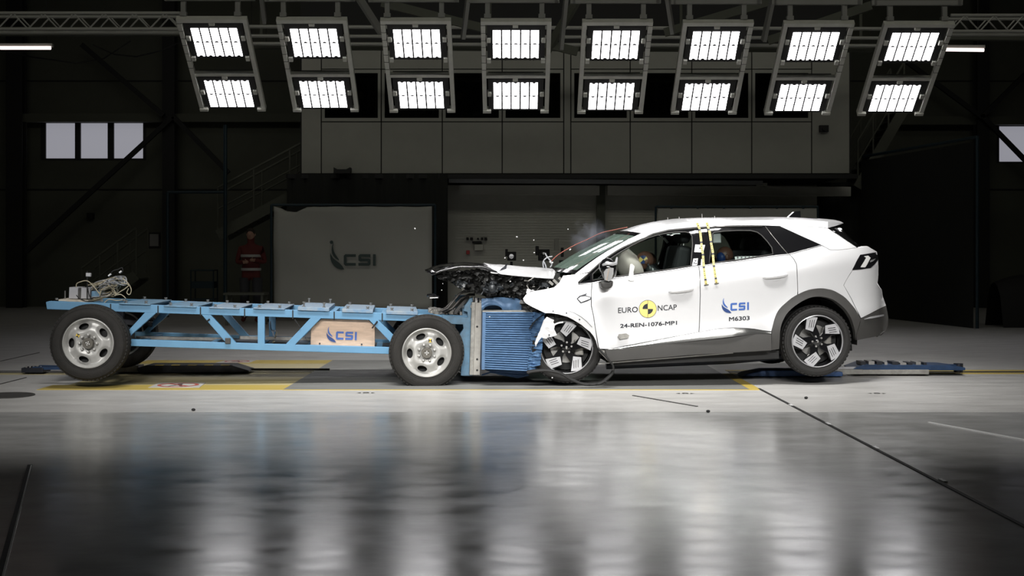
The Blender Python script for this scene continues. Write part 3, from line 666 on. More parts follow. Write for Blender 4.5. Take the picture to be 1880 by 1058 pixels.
for k in range(9):
    m = MB(); x = a.x + .05 + k * .085; m.box((x, 1.1, .12), (x + random.uniform(.03, .07), 1.3, .14 + random.uniform(0, .02))); m.build('fitting', M['steel' if k % 2 else 'sledb'], s)
m = MB(); m.lathe([(0, -.05), (.05, -.05), (.05, .05), (0, .05)], 16, (b.x - .03, 1.3, .07), 'z'); m.build('end_roller', M['sledb'], s)
m = MB(); m.lathe([(0, -.06), (.045, -.06), (.05, 0), (.045, .06), (0, .06)], 16, (a.x - .22, 1.12, .08), 'x'); m.tube([(a.x - .3, 1.12, .08), (a.x, 1.12, .08)], .02); m.build('hook_cylinder', M['chrome'], s)
a = W(1362, 690, 13.9); b = W(1462, 690, 13.9)
s = thing('tow_hook_plate', 'blue rounded tow plate on the floor under the car tail', 'tow plate', loc=(0, 0, 0))
m = MB(); m.prism([(a.x, .01), (a.x + .06, .04), (a.x + .25, .075), (b.x, .075), (b.x + .5, .06), (b.x + .5, .012)], .92, 1.25); bevel(m.build('plate_body', mat('plate_blue', (.05, .12, .30), .45, var=.3), s), .01)
m = MB(); m.bar((b.x + .45, 1.08, .05), (b.x + .75, 1.08, .05), .08, .05); m.build('link', M['galv'], s)
for k, (x, y) in enumerate(((1364, 661), (355, 755), (1300, 758), (1480, 733))):
    a = WF(x, y); m = MB(); m.ball((a.x, a.y, .012), (.018, .014, .012), 7, 5); tag(m.build('fragment', M['black']), 'tiny dark fragment on the floor %s' % ['under the car between sill and rear wheel', 'in front of the trolley', 'on the joint right of the middle', 'in front of the rear wheel'][k], 'fragment')
# ------------------------------------------------------------------ crash trolley
TY = R(5)
Mt = Matrix.Translation(W(784, 650, 13.0)) @ Matrix.Rotation(TY, 4, 'Z') @ Matrix.Rotation(R(2.1), 4, 'Y')
ft = Frame(Mt)
tr = thing('crash_trolley', 'long light blue lattice crash trolley on four steel wheels', 'trolley', M=Mt)
def TP(px, py, y): return ft.at(px, py, y)
def poly_panel(name, pts, fr, y, th, mt, par, bev=.004, holes=()):
    pl = [(p.x, p.z) for p in (fr.at(a, b, y) for a, b in pts)]
    m = MB(); m.prism(pl, y, y + th); o = m.build(name, M[mt] if isinstance(mt, str) else mt, par)
    return bevel(o, bev) if bev else o
YR0, YR1 = .27, 1.42      # near and far side frame planes
def side_frame(y0, far=False):
    dy = 0
    def pp(name, pts, th, mt='tblue'):
        o = poly_panel(name, pts, ft, YR0, th, mt, tr)
        if far: o.location.y = YR1 - YR0
        return o
    pp('top_rail', [(84, 555), (90, 553), (480, 567.5), (860, 580), (860, 593.5), (480, 581.5), (86, 568)], .08)
    pp('lower_rail', [(205, 622), (480, 631.5), (735, 638.5), (735, 651), (480, 643.5), (205, 634.5)], .08)
    for pts in ([(266, 574), (287, 574.5), (238, 618), (228, 628), (222, 622)], [(370, 578), (387, 578.5), (434, 631), (416, 631)], [(473, 580), (486, 580.5), (486, 633), (473, 632)],
                [(571, 583), (590, 584), (541, 634), (523, 634)], [(676, 586), (694, 587), (735, 628), (735, 638), (722, 634)]):
        pp('brace', pts, .06)
    if not far:
        for x in (203, 290, 368, 449, 537.5, 613.5, 701.7):
            k = 555 + (x - 84) * .0345; poly_panel('black_strap', [(x - 1, k - 1), (x + 1, k - 1), (x + 1, k + 15), (x - 1, k + 15)], ft, YR0 - .006, .01, 'black', tr, 0)
        for a, b in (((541, 587), (551, 602)), ((693, 590), (683, 603)), ((385, 586), (380, 590))):
            m = MB(); m.tube([TP(*a, YR0 - .01), TP(*b, YR0 - .01)], .008, 6); m.build('black_strap', M['black'], tr)
        poly_panel('grey_clamp', [(413, 621), (423, 621), (423, 631.5), (413, 631.5)], ft, YR0 - .02, .02, 'clad', tr)
side_frame(YR0); side_frame(YR1, True)
for x, yy in ((95, 560), (200, 565), (300, 567), (400, 571), (500, 575), (600, 578), (700, 582), (800, 586)):
    p = TP(x, yy, YR0); m = MB(); m.box((p.x, YR0 + .08, p.z - .03), (p.x + .08, YR1, p.z + .03)); m.build('cross_member', M['tblue'], tr)
for x in (250, 380, 470, 560, 690):
    p = TP(x, 623 + (x - 205) * .034, YR0); m = MB(); m.box((p.x, YR0 + .08, p.z - .06), (p.x + .06, YR1, p.z - .01)); m.build('cross_member', M['tblue'], tr)
p = TP(230, 632, YR0); q = TP(728, 649, YR0); m = MB(); m.box((p.x, YR0 + .15, p.z - .0), (q.x, YR1 - .1, p.z + .02)); m.build('floor_tray', M['sledb'], tr)
p = TP(215, 604, YR0)
for k in range(2):
    m = MB(); x0 = TP(250 + k * 190, 620, .7); m.bar((x0.x, .7, x0.z), (x0.x + .9, 1.0, x0.z - .01), .05, .03); m.build('lead_tube', M['galv'], tr)
# cover plates
plates = [(219, 277, 556.5, 0), (301, 361, 561, 0), (384, 440, 564, 0), (465, 523, 565, 0), (546.7, 604.7, 563.5, 1), (628, 685, 567, 1), (709, 767, 570.5, 1)]
for i, (a, b, t, thick) in enumerate(plates):
    p = TP(a, t, YR0 - .0); q = TP(b, t + (b - a) * .05, YR0); zt = p.z
    m = MB(); h = .035 if thick else .012
    m.box((p.x, YR0 - .02, zt - h), (q.x, YR1 + .05, zt)); o = bevel(m.build('cover_plate', M['tblue2'] if i < 2 else mat('plate_grey_%d' % i, (.34, .37, .38), .55, .3, var=.35, vs=14, col2=(.13, .26, .42)), tr), .003)
    m = MB(); zr = TP((a + b) / 2, 555 + ((a + b) / 2 - 84) * .0345, YR0).z
    m.box((p.x + .02, YR0 + .0, zr - .005), (q.x - .02, YR1, zt - h)); m.build('plate_spacer', M['tblue'], o)
    hb = .05 if i == 4 else .028
    for (u, v) in ((.18, .04), (.82, .04), (.12, .96), (.85, .96)):
        x = p.x + (q.x - p.x) * u; y = YR0 + (YR1 - YR0) * v; m = MB()
        m.lathe([(0, 0), (.018, 0), (.018, .008), (.009, .008), (.009, hb - .012), (.016, hb - .012), (.016, hb), (0, hb)], 8, (x, y, zt), 'z'); m.build('bolt', M['steel'], o)
# trolley wheels
def pgrid(poly, holes, step):
    pts = []; eds = []; loops = []
    for lp in [poly] + list(holes):
        idx = []
        n = len(lp)
        for i in range(n):
            a = Vector(lp[i]); b = Vector(lp[(i + 1) % n]); k = max(1, int((b - a).length / step))
            for j in range(k): idx.append(len(pts)); pts.append(a.lerp(b, j / k))
        eds += [(idx[i], idx[(i + 1) % len(idx)]) for i in range(len(idx))]; loops.append(idx)
    bx = [p.x for p in pts]; by = [p.y for p in pts]
    def inside(q, lp):
        c = False; n = len(lp)
        for i in range(n):
            x1, y1 = lp[i]; x2, y2 = lp[(i + 1) % n]
            if (y1 > q[1]) != (y2 > q[1]) and q[0] < (x2 - x1) * (q[1] - y1) / (y2 - y1) + x1: c = not c
        return c
    bnd = list(pts); x = min(bx) + step / 2; r = 0
    while x < max(bx):
        y = min(by) + step / 2 * (1 + r % 2)
        while y < max(by):
            q = Vector((x, y))
            if inside(q, poly) and not any(inside(q, h) for h in holes) and min((q - b).length_squared for b in bnd) > (step * .45) ** 2: pts.append(q)
            y += step
        x += step * .87; r += 1
    res = delaunay_2d_cdt(pts, eds, [loops[0]], 1, 1e-5)
    V2, F2 = res[0], [list(f) for f in res[2]]
    if holes:   # drop anything whose centre is inside a hole
        F2 = [f for f in F2 if not any(inside(sum((V2[i] for i in f), Vector((0, 0))) / len(f), h) for h in holes)]
        F2 = [f for f in F2 if inside(sum((V2[i] for i in f), Vector((0, 0))) / len(f), poly)]
    # consistent orientation
    out = []
    for f in F2:
        a, b, c = V2[f[0]], V2[f[1]], V2[f[2]]
        if (b - a).cross(c - a) < 0: f = f[::-1]
        out.append(f)
    return V2, out
RT, RW = .375, .243
def ell(cx, cy, a, b, ang, n=18): return [(cx + a * math.cos(t) * math.cos(ang) - b * math.sin(t) * math.sin(ang), cy + a * math.cos(t) * math.sin(ang) + b * math.sin(t) * math.cos(ang)) for t in [2*math.pi*k/n for k in range(n)]]
def tyre(par, RT, RW, wd, mt, tread=60, name='tyre'):
    m = MB(); hh = (RT - RW)
    prof = [(RW, .03), (RW + .006, .008), (RW + hh * .25, -.004), (RW + hh * .55, -.004), (RW + hh * .8, .008), (RT - .012, .03), (RT, .055)]
    m.lathe(prof + [(r, wd - h) for r, h in reversed(prof)], 64)
    o = m.build(name, M[mt], par, angle=35)
    m = MB()
    for k in range(tread):
        a = 2 * math.pi * k / tread
        for y0, y1, sh in ((.028, .075, 0), (wd - .075, wd - .028, .5)):
            Mx = Matrix.Rotation(-(a + sh * .14), 4, 'Y') @ Matrix.Translation((RT - .006, 0, 0)); m.box((-.008, y0, -.013), (.003, y1, .013), Mx)
    for y in (.085, .115, wd - .12): m.lathe([(RT - .002, y), (RT + .003, y), (RT + .003, y + .025), (RT - .002, y + .025)], 64)
    m.build('tread', M[mt], o)
    for rr in (RW + .018, RT - .035):
        m = MB(); m.lathe([(rr, -.004), (rr + .002, -.0055), (rr + .004, -.004)], 64); m.build('sidewall_ridge', M[mt], o)
    return o
def steel_wheel(px, py, yoff, rot, far=False):
    c = TP(px, py, 0)
    e = empty('wheel', tr, (c.x, yoff, c.z), (0, rot, 0))
    if far: e.rotation_euler = (0, rot, R(180))
    tyre(e, RT, RW, .235, 'rubber2')
    m = MB(); m.lathe([(RW + .004, .012), (RW + .002, .0), (RW - .006, -.004), (RW - .012, .002), (RW - .016, .03), (RW - .02, .2), (RW, .22)], 64); m.build('rim', M['steelwheel'], e, angle=50)
    holes = [ell(.168 * math.cos(R(a)), .168 * math.sin(R(a)), .049, .030, R(a + 90)) for a in (113, 41, -31, -103, 185)]
    V2, F2 = pgrid(ell(0, 0, RW - .012, RW - .012, 0, 56), [h for h in holes] + [ell(0, 0, .052, .052, 0, 24)], .011)
    def dish(x, z):
        r = math.hypot(x, z); y = .045 - .028 * math.exp(-((r - .125) / .05) ** 2)
        if r < .1: y = .02 + .018 * max(0, min(1, (.1 - r) / .04))
        if r > RW - .04: y = .05 - .04 * ((r - (RW - .04)) / .028)
        for a in (113, 41, -31, -103, 185):
            hx, hz = .168 * math.cos(R(a)), .168 * math.sin(R(a)); dx, dz = x - hx, z - hz
            u = dx * math.cos(R(a + 90)) + dz * math.sin(R(a + 90)); v = -dx * math.sin(R(a + 90)) + dz * math.cos(R(a + 90))
            d = math.hypot(u / .049, v / .030)
            if d < 1.7: y += .022 * ((1.7 - d) / .7) ** 1.3
        return max(.0, y)
    vs = [(p.x, dish(p.x, p.y), p.y) for p in V2]; mesh('disc', vs, F2, M['steelwheel'], e, True)
    m = MB(); m.lathe([(0, .13), (RW - .03, .13)], 32); m.build('brake_plate', M['black'], e)
    m = MB(); m.lathe([(.054, .03), (.054, -.012), (.05, -.02), (.03, -.02), (.028, -.014), (0, -.014)], 28); m.build('hub_cap', mat('hub_grey', (.16, .15, .13), .4, .6) if 'hub' not in M else M['hub'], e, angle=35)
    for k in range(8):
        a = R(22.5 + 45 * k); m = MB(); m.lathe([(.014, .03), (.014, -.002), (.009, -.012), (0, -.014)], 10, (.082 * math.cos(a), 0, .082 * math.sin(a))); m.build('lug_nut', M['steelwheel'], e, angle=30)
    for k, (u, v) in enumerate(((0, 0), (.016, .0), (-.016, 0), (0, .016), (0, -.016))):
        m = MB(); m.lathe([(0, -.0155), (.0055, -.0155), (.0055, -.014)], 8, (u, 0, v)); m.build('white_dot', M['white'], e)
    o = empty('target_sticker', e); ax, az = .125 * math.cos(R(76)), .125 * math.sin(R(76))
    yb = dish(ax, az) - .004; m = MB(); s = .017; m.prism([(ax - s, az - s), (ax + s, az - s), (ax + s, az + s), (ax - s, az + s)], yb - .001, yb); m.build('yellow_field', M['yellow'], o)
    m = MB(); m.add([(ax - s, yb - .002, az - s), (ax, yb - .002, az), (ax - s, yb - .002, az + s), (ax + s, yb - .002, az - s), (ax, yb - .002, az), (ax + s, yb - .002, az + s)], [(0, 1, 2), (3, 4, 5)]); m.build('black_field', M['ink'], o)
    return e
M['hub'] = mat('hub_grey', (.16, .15, .13), .4, .6)
w1 = steel_wheel(783.5, 648, 0, 0)
w2 = steel_wheel(161.5, 630.5, 0, R(-69))
for (px, py) in ((783.5, 648), (161.5, 630.5)):
    c = TP(px, py, 0); e = empty('wheel', tr, (c.x, 1.74, c.z), (0, 0, R(180)))
    for ch in list(w1.children): dup(ch, e)
    m = MB(); m.tube([(c.x, .2, c.z), (c.x, 1.55, c.z)], .045, 12); m.build('axle', M['sledb'], tr)
    for y in (.3, 1.35):
        m = MB(); m.bar((c.x - .3, y + .06, c.z + .16), (c.x + .35, y + .06, c.z + .12), .06, .05); m.box((c.x - .05, y, c.z), (c.x + .05, y + .1, c.z + .3)); m.build('leaf_spring', M['sledb'], tr)
# front column with bolted plates
poly_panel('front_column', [(868, 545), (862, 549), (859, 554), (853, 562), (851, 571), (858, 573), (859, 583), (833, 581), (812, 578), (812, 586), (826, 595), (850, 596), (851, 604), (843, 616), (848, 640), (846, 690), (868, 690)], ft, .22, .09, 'tblue2', tr)
o = poly_panel('front_column', [(846, 549), (868, 549), (868, 690), (846, 690)], ft, .22, .09, 'tblue2', tr); o.location.y = 1.2
for yy in (575, 640, 685):
    p = TP(850, yy, .22); m = MB(); m.box((p.x, .31, p.z - .04), (p.x + .08, 1.42, p.z + .04)); m.build('cross_member', M['tblue2'], tr)
poly_panel('gusset', [(858, 606), (858, 622), (838, 642), (832, 636)], ft, .235, .03, 'tblue', tr)
for yy in (563, 587, 613, 640, 668):
    p = TP(867, yy, .2); m = MB(); m.lathe([(0, -.02), (.02, -.02), (.022, .02), (0, .02)], 8, (p.x - .0, .2, p.z), 'y'); m.build('bolt', M['steel'], tr)
o = poly_panel('backing_plate', [(866, 555), (873, 555), (870, 689), (862, 689)], ft, .14, 1.35, 'galv', tr)
o = poly_panel('front_plate', [(873, 556), (885, 556), (881, 689), (869, 689)], ft, .12, 1.4, mat('plate_concrete_grey', (.46, .44, .40), .6, .25, var=.3, vs=11), tr)
for yy in (600, 660, 680):
    p = TP(876, yy, .12); m = MB(); m.lathe([(0, -.003), (.01, -.003), (.011, 0)], 10, (p.x, .12, p.z)); m.build('plate_hole', M['black'], tr)
m = MB()
for k in range(40):
    a = random.uniform(0, 1); x = TP(788 + 60 * a, 570, .4).x; z = TP(788 + 60 * a, 573 + 5 * a, .4).z
    m.box((x, .35 + random.random() * .8, z - .02), (x + random.uniform(.02, .05), .5 + random.random() * .8, z + random.uniform(.0, .03)))
o = m.build('shattered_debris', M['galv'], tr); o['kind'] = 'stuff'
# deformable barrier: ribbed aluminium block
ba = empty('barrier_block', tr); ys = -.06; n = 26
def ptx(px, py): return TP(px, py, ys)
a, b = ptx(886, 573), ptx(884.5, 679); c, d = ptx(979.5, 573), ptx(967, 683)
m = MB(); m.prism([(a.x, a.z), (b.x, b.z), (d.x, d.z), (c.x, c.z)], ys + .03, 1.25); m.build('honeycomb_core', M['hblue2'], ba)
m = MB(); e0 = ptx(892, 573); e1 = ptx(890, 679); m.prism([(a.x, a.z), (b.x, b.z), (e1.x, e1.z), (e0.x, e0.z)], ys + .0, ys + .04); m.build('perforated_edge', M['hblue'], ba)
random.seed(3)
def core_poly(pts, name, y0, y1, mt='hblue2'):
    pl = [(p.x, p.z) for p in (TP(px, py, ys) for px, py in pts)]; m = MB(); m.prism(pl, y0, y1); return m.build(name, M[mt], ba)
for i in range(n):
    t = i / n; t2 = (i + .88) / n
    la, lb = e0.lerp(e1, t), e0.lerp(e1, t2); ra, rb = c.lerp(d, t), c.lerp(d, t2)
    if i > 22: ra = ra.lerp(la, .0)
    m = MB(); k = 14; vs = []
    for q in range(k + 1):
        u = q / k; pt, pb = la.lerp(ra, u), lb.lerp(rb, u); w_ = .003 * noise.noise((u * 9, i * 1.7, 0)); 
        vs += [(pt.x, ys + .03, pt.z), (pt.x, ys + w_, pt.z), (pt.x, ys - .010 + w_, (pt.z + pb.z) / 2), (pb.x, ys + w_, pb.z), (pb.x, ys + .03, pb.z)]
    fs = [(q*5+r, q*5+r+1, (q+1)*5+r+1, (q+1)*5+r) for q in range(k) for r in range(4)]
    mesh('barrier_rib', vs, fs, M['hblue'], ba, angle=60)
m = MB(); m.prism([(a.x, a.z), (c.x, c.z), (c.x + .02, c.z + .015), (a.x, a.z + .012)], ys - .004, 1.25); m.build('cover_sheet', M['galv'], ba)
# crumpled leading edge
nx, nz = 7, 40; vs = []
for j in range(nz + 1):
    v = j / nz
    px0 = 979.5 - 12.5 * v; px1 = 998 - 4 * v - (14 if v > .9 else 8 * max(0, v - .3)); 
    for i in range(nx + 1):
        u = i / nx; p = TP(px0 + (px1 - px0) * u, 573 + 107 * v, ys)
        q = noise.noise((u * 2.5, v * 16, 4)) * .03 + .014 * math.sin(v * 105 + u * 3)
        vs.append((p.x + .012 * noise.noise((v * 20, u * 3, 9)), ys - .10 * u + q, p.z + .01 * noise.noise((u * 5, v * 9, 2))))
mesh('crumpled_edge', vs, [(j*(nx+1)+i, j*(nx+1)+i+1, (j+1)*(nx+1)+i+1, (j+1)*(nx+1)+i) for j in range(nz) for i in range(nx)], M['hblue'], ba, angle=40)
m = MB(); p = TP(976, 573, .2); q = TP(990, 683, .2); m.box((p.x, .18, q.z + .02), (q.x - .01, 1.3, p.z - .01)); m.build('crushed_core', M['hblue2'], ba)
vs = []; n1, n2 = 22, 6                                            # bent upper cladding with arched gap
up = [(884, 549), (900, 547.5), (918, 546.5), (940, 545), (957, 548.5)]
for i in range(n1 + 1):
    u = i / n1; px = 884 + 73 * u; yt = 549 - 3 * math.sin(u * math.pi) ; arch = 10.5 * max(0, 1 - ((px - 905) / 18) ** 2) ** .5
    for j in range(n2 + 1):
        v = j / n2; p = TP(px, yt + (571 - arch - yt) * v, .08); vs.append((p.x, .08 + .02 * math.sin(u * 7) * (1 - v) + .03 * noise.noise((u * 3, v * 2, 7)), p.z))
mesh('upper_sheet', vs, [(i*(n2+1)+j, i*(n2+1)+j+1, (i+1)*(n2+1)+j+1, (i+1)*(n2+1)+j) for i in range(n1) for j in range(n2)], M['hblue'], ba, True)
p = TP(886, 552, .4); q = TP(957, 572, .4); m = MB(); m.box((p.x, .25, q.z), (q.x, 1.25, p.z)); m.build('upper_core', M['hblue2'], ba)
m = MB(); m.tube([TP(884, 689, .3), TP(900, 684, .3), TP(930, 687, .3), TP(962, 690, .3), TP(970, 684, .3)], .008, 6); m.build('torn_strip', M['hblue2'], ba)
poly_panel('lower_flap', [(892, 680), (968, 683), (972, 690), (950, 695), (915, 688)], ft, .3, .4, 'hblue2', ba)
M['strut'] = mat('dirty_steel', (.16, .15, .14), .55, .5, var=.5, vs=20)
# struts bent over the trolley nose
for k, (pts, r) in enumerate((([(806, 573), (822, 566), (842, 541), (852, 535), (868, 535), (893, 543)], .012), ([(812, 574), (830, 566), (846, 549), (862, 541), (872, 541)], .014), ([(816, 577), (838, 561), (852, 547)], .012), ([(800, 573), (812, 571), (835, 548), (848, 537), (862, 536)], .008))):
    m = MB(); m.tube([TP(x, y, .35 + .05 * k) for x, y in pts], r, 7); m.build('bent_strut', M['strut'], tr)
poly_panel('bent_bracket', [(834, 571), (852, 551), (862, 545), (861, 549), (845, 567), (838, 578), (833, 577)], ft, .34, .12, 'clad', tr)
for x, y, w_, h in ((872, 545, 5, 12), (880, 548, 4, 9)):
    poly_panel('bracket', [(x, y), (x + w_, y + 2), (x + w_, y + h), (x, y + h)], ft, .18, .1, 'steel', tr)
# plywood board with emblem
wb = thing('plywood_box', 'plywood box with blue emblem and letters hanging inside the trolley frame', 'box', M=Mt)
yb = YR0 + .085
pl = [(571, 601.5), (590, 586), (676, 588), (688, 600), (688, 637.5), (571, 634)]
m = MB(); m.prism([(p.x, p.z) for p in (TP(x, y, yb) for x, y in pl)], yb, yb + .02); bevel(m.build('front_board', M['wood'], wb), .002)
m = MB(); pp = [TP(x, y, yb) for x, y in ((576, 604), (592, 590), (684, 602), (684, 636), (576, 633))]; m.prism([(p.x + .02, p.z) for p in pp], yb + .3, yb + .32); m.build('back_board', M['wood'], wb)
a = TP(688, 601, yb); b = TP(688, 637, yb); m = MB(); m.box((a.x - .02, yb + .02, b.z), (a.x, yb + .3, a.z)); m.build('end_board', M['wood'], wb)
a = TP(571, 603, yb); b = TP(571, 634, yb); m = MB(); m.box((a.x, yb + .02, b.z), (a.x + .02, yb + .3, a.z)); m.build('end_board', M['wood'], wb)
m = MB(); m2 = MB(); p = TP(599, 628, yb); q = TP(617, 628, yb); swoosh(m, m2, 0, yb - .005, q.x - p.x, p.x, p.z)
p = TP(616.5, 623.5, yb); q = TP(616.5, 608.5, yb); e = TP(654, 610, yb); h = q.z - p.z; 
for q in letters_csi(p.x, p.z, h, yb - .005, h * .93): q.build('emblem_letter', M['lblue'], wb)
m.build('emblem_blade', M['navy'], wb); m2.build('emblem_blade', M['lblue'], wb)
for x in (587, 664): m = MB(); p = TP(x, 631 + (x - 587) * .02, yb); m.lathe([(0, yb - .004), (.009, yb - .004), (.009, yb)], 10, (p.x, 0, p.z)); m.build('bolt_hole', M['ink'], wb)
# loose cables inside the frame
random.seed(11)
for k, (x, y, l) in enumerate(((508, 622, 'right of the upright'), (557, 622, 'left of the plywood box'), (500, 610, 'just right of the frame upright'))):
    m = MB(); pts = [TP(x + random.uniform(-9, 9), y + random.uniform(-22, 11), .7 + random.uniform(-.1, .2)) for _ in range(7)]
    pp = []
    for i in range(len(pts) - 1):
        for q in range(6): pp.append(pts[max(i-1,0)].lerp(pts[i], .5).lerp(pts[i].lerp(pts[i+1], .5), q / 6))
    m.tube([Mt @ v for v in pp], .005, 5); tag(m.build('loose_cable', M['cable2' if k else 'cable']), 'loose thin cable inside the trolley frame %s' % l, 'cable')
# measuring gear on the tail of the trolley
g = thing('data_recorder', 'grey measuring boxes on a pale board at the trolley tail', 'recorder', M=Mt)
yg = .62
def gb(px0, py0, px1, py1, dep, mt, name, y=yg):
    a, b = TP(px0, py0, y), TP(px1, py1, y); m = MB(); m.box((a.x, y, b.z), (b.x, y + dep, a.z)); return bevel(m.build(name, M[mt], g), .003)
M['box_grey'] = mat('box_grey', (.42, .42, .44), .5, .2, var=.1); M['board'] = mat('pale_board', (.62, .56, .46), .6, var=.15)
a = TP(112, 549, yg); b = TP(166, 555.5, yg); m = MB(); m.box((a.x, yg - .1, b.z), (b.x, yg + .55, a.z)); bevel(m.build('base_board', M['board'], g), .003)
gb(127, 527.5, 143, 549, .3, 'box_grey', 'recorder_box'); gb(149, 528.5, 165, 549, .3, 'box_grey', 'recorder_box'); gb(143, 531, 149, 549, .25, 'clad', 'recorder_box')
gb(168, 535, 182, 546, .25, 'tblue2', 'junction_box')
for x, y0 in ((119.5, 534),): p = TP(x, y0, yg); q = TP(x, 549, yg); m = MB(); m.tube([q, p], .007, 6); m.build('stud', M['steel'], g)
for x, y in ((104, 551), (187, 554), (228, 553)): p = TP(x, y, YR0 + .02); m = MB(); m.lathe([(0, 0), (.015, 0), (.015, .02), (0, .02)], 8, tuple(p), 'z'); m.build('bolt', M['steel'], g)
m = MB(); m.tube([TP(160, 552, yg - .05), TP(160.3, 520, yg - .05), TP(160, 498, yg - .05)], .007, 6); m.build('antenna_post', M['black'], g)
m = MB(); a = TP(160, 501, yg); b = TP(169, 508, yg); m.box((a.x, yg - .06, b.z), (b.x, yg - .02, a.z)); bevel(m.build('sensor_head', M['chrome'], g), .004)
cb = thing('cable_bundle', 'tangled bundle of beige and grey cables behind the measuring boxes', 'cable bundle', M=Mt)
random.seed(21)
def curve(pts, n=8):
    out = []
    for i in range(len(pts) - 1):
        p0, p1, p2, p3 = pts[max(i-1,0)], pts[i], pts[i+1], pts[min(i+2, len(pts)-1)]
        for q in range(n):
            t = q / n; out.append(.5 * ((2*p1) + (-p0+p2)*t + (2*p0-5*p1+4*p2-p3)*t*t + (-p0+3*p1-3*p2+p3)*t**3))
    return out + [pts[-1]]
J = random.uniform
for k in range(34):
    x0 = J(160, 182); kind = k % 3
    if kind == 0: pts = [(x0, J(520, 536)), (J(180, 195), J(515, 524)), (J(200, 215), J(507, 516)), (J(218, 229), J(508, 520)), (J(208, 220), J(522, 532)), (J(185, 200), J(526, 536)), (J(172, 185), J(536, 548))]
    elif kind == 1: pts = [(J(168, 180), J(545, 552)), (J(185, 200), J(536, 546)), (J(200, 215), J(535, 545)), (J(208, 216), J(528, 540)), (J(195, 210), J(514, 524)), (J(180, 190), J(518, 534))]
    else: pts = [(J(180, 190), J(518, 530)), (J(206, 216), J(508, 514)), (J(222, 230), J(508, 516)), (J(224, 232), J(518, 524)), (J(205, 215), J(517, 523)), (J(190, 200), J(514, 520))]
    m = MB(); m.tube(curve([TP(x, y, yg + J(-.1, .3)) for x, y in pts], 6), .0045, 5); m.build('cable', M[('cable', 'cable', 'cable2')[kind if k % 5 else 2]], cb)
for pts, mt in (([(225, 512), (235, 520), (241, 532), (238, 541), (233, 538), (236, 530)], 'cable'), ([(140, 528), (141, 521), (150, 517), (160, 516), (170, 524), (183, 540)], 'cable'), ([(140, 542), (147, 549), (158, 553), (172, 553)], 'black'), ([(161, 530), (164, 543), (169, 549)], 'black'),
                 ([(201, 506), (207, 498), (216, 495), (224, 492), (225, 499), (221, 502)], 'black'), ([(210, 543), (222, 541), (231, 548)], 'cable'), ([(195, 553), (192, 556), (200, 550), (215, 552), (228, 550)], 'cable'), ([(222, 520), (236, 523), (230, 530), (222, 535), (213, 541)], 'cable')):
    m = MB(); m.tube(curve([TP(x, y, yg - .12) for x, y in pts], 6), .005, 6); m.build('cable', M[mt], cb)
for a, b in (((199, 507), (204, 503)), ((219, 501), (223, 498))):
    m = MB(); m.tube([TP(*a, yg - .12), TP(*b, yg - .12)], .009, 8); m.build('plug', M['white'], cb)
# ------------------------------------------------------------------ the car
HWD = .90
Mc = Matrix.Translation((1.95, .90, 0)) @ Matrix.Rotation(R(5), 4, 'Z') @ Matrix.Rotation(R(-2), 4, 'Y')
fc = Frame(Mc)
car = thing('car', 'white hatchback SUV with crushed nose against the blue barrier', 'car', M=Mc)
def herm(xs, ys, x):
    if x <= xs[0]: return ys[0] + (x - xs[0]) * (ys[1] - ys[0]) / (xs[1] - xs[0])
    if x >= xs[-1]: return ys[-1] + (x - xs[-1]) * (ys[-1] - ys[-2]) / (xs[-1] - xs[-2])
    n = len(xs); i = max(j for j in range(n - 1) if xs[j] <= x)
    def sl(j):
        if j == 0: return (ys[1] - ys[0]) / (xs[1] - xs[0])
        if j == n - 1: return (ys[-1] - ys[-2]) / (xs[-1] - xs[-2])
        return (ys[j+1] - ys[j-1]) / (xs[j+1] - xs[j-1])
    h = xs[i+1] - xs[i]; t = (x - xs[i]) / h
    return (2*t**3-3*t*t+1)*ys[i] + (t**3-2*t*t+t)*h*sl(i) + (-2*t**3+3*t*t)*ys[i+1] + (t**3-t*t)*h*sl(i+1)
def zbelt(x): return 1.195 + .10 * x
def wplan(x):
    d = 0
    if x > .9: d -= .075 * ((x - .9) / .85) ** 2
    if x > 1.5: s = min(.98, (x - 1.5) / .37); d -= .36 * (1 - math.sqrt(1 - s * s))
    if x < -1.3: d -= .10 * ((-1.3 - x) / .8) ** 2
    return d
PU = [-.50, -.44, -.39, -.30, -.2, -.1, 0, .05, .10, .16, .26, .40, .55, .68, .80, .95]
PV = [.480, .590, .655, .706, .758, .808, .858, .880, .896, .903, .900, .893, .889, .893, .882, .850]
def body(x, z):
    u = zbelt(x) - z; y = herm(PU, PV, u)
    # flare over the wheel arches
    for cx in (XR, XF):
        r = math.hypot(x - cx, z - .36); y += .028 * math.exp(-((r - .40) / .10) ** 2) * (1 if z > .3 else .5)
    return y + wplan(x)
XR = fc.at(1502, 627, -.9).x; XF = fc.at(1040, 640, -.9).x
def wp(px, py, off=0, fn=body): return fc.surf(px, py, fn, off)
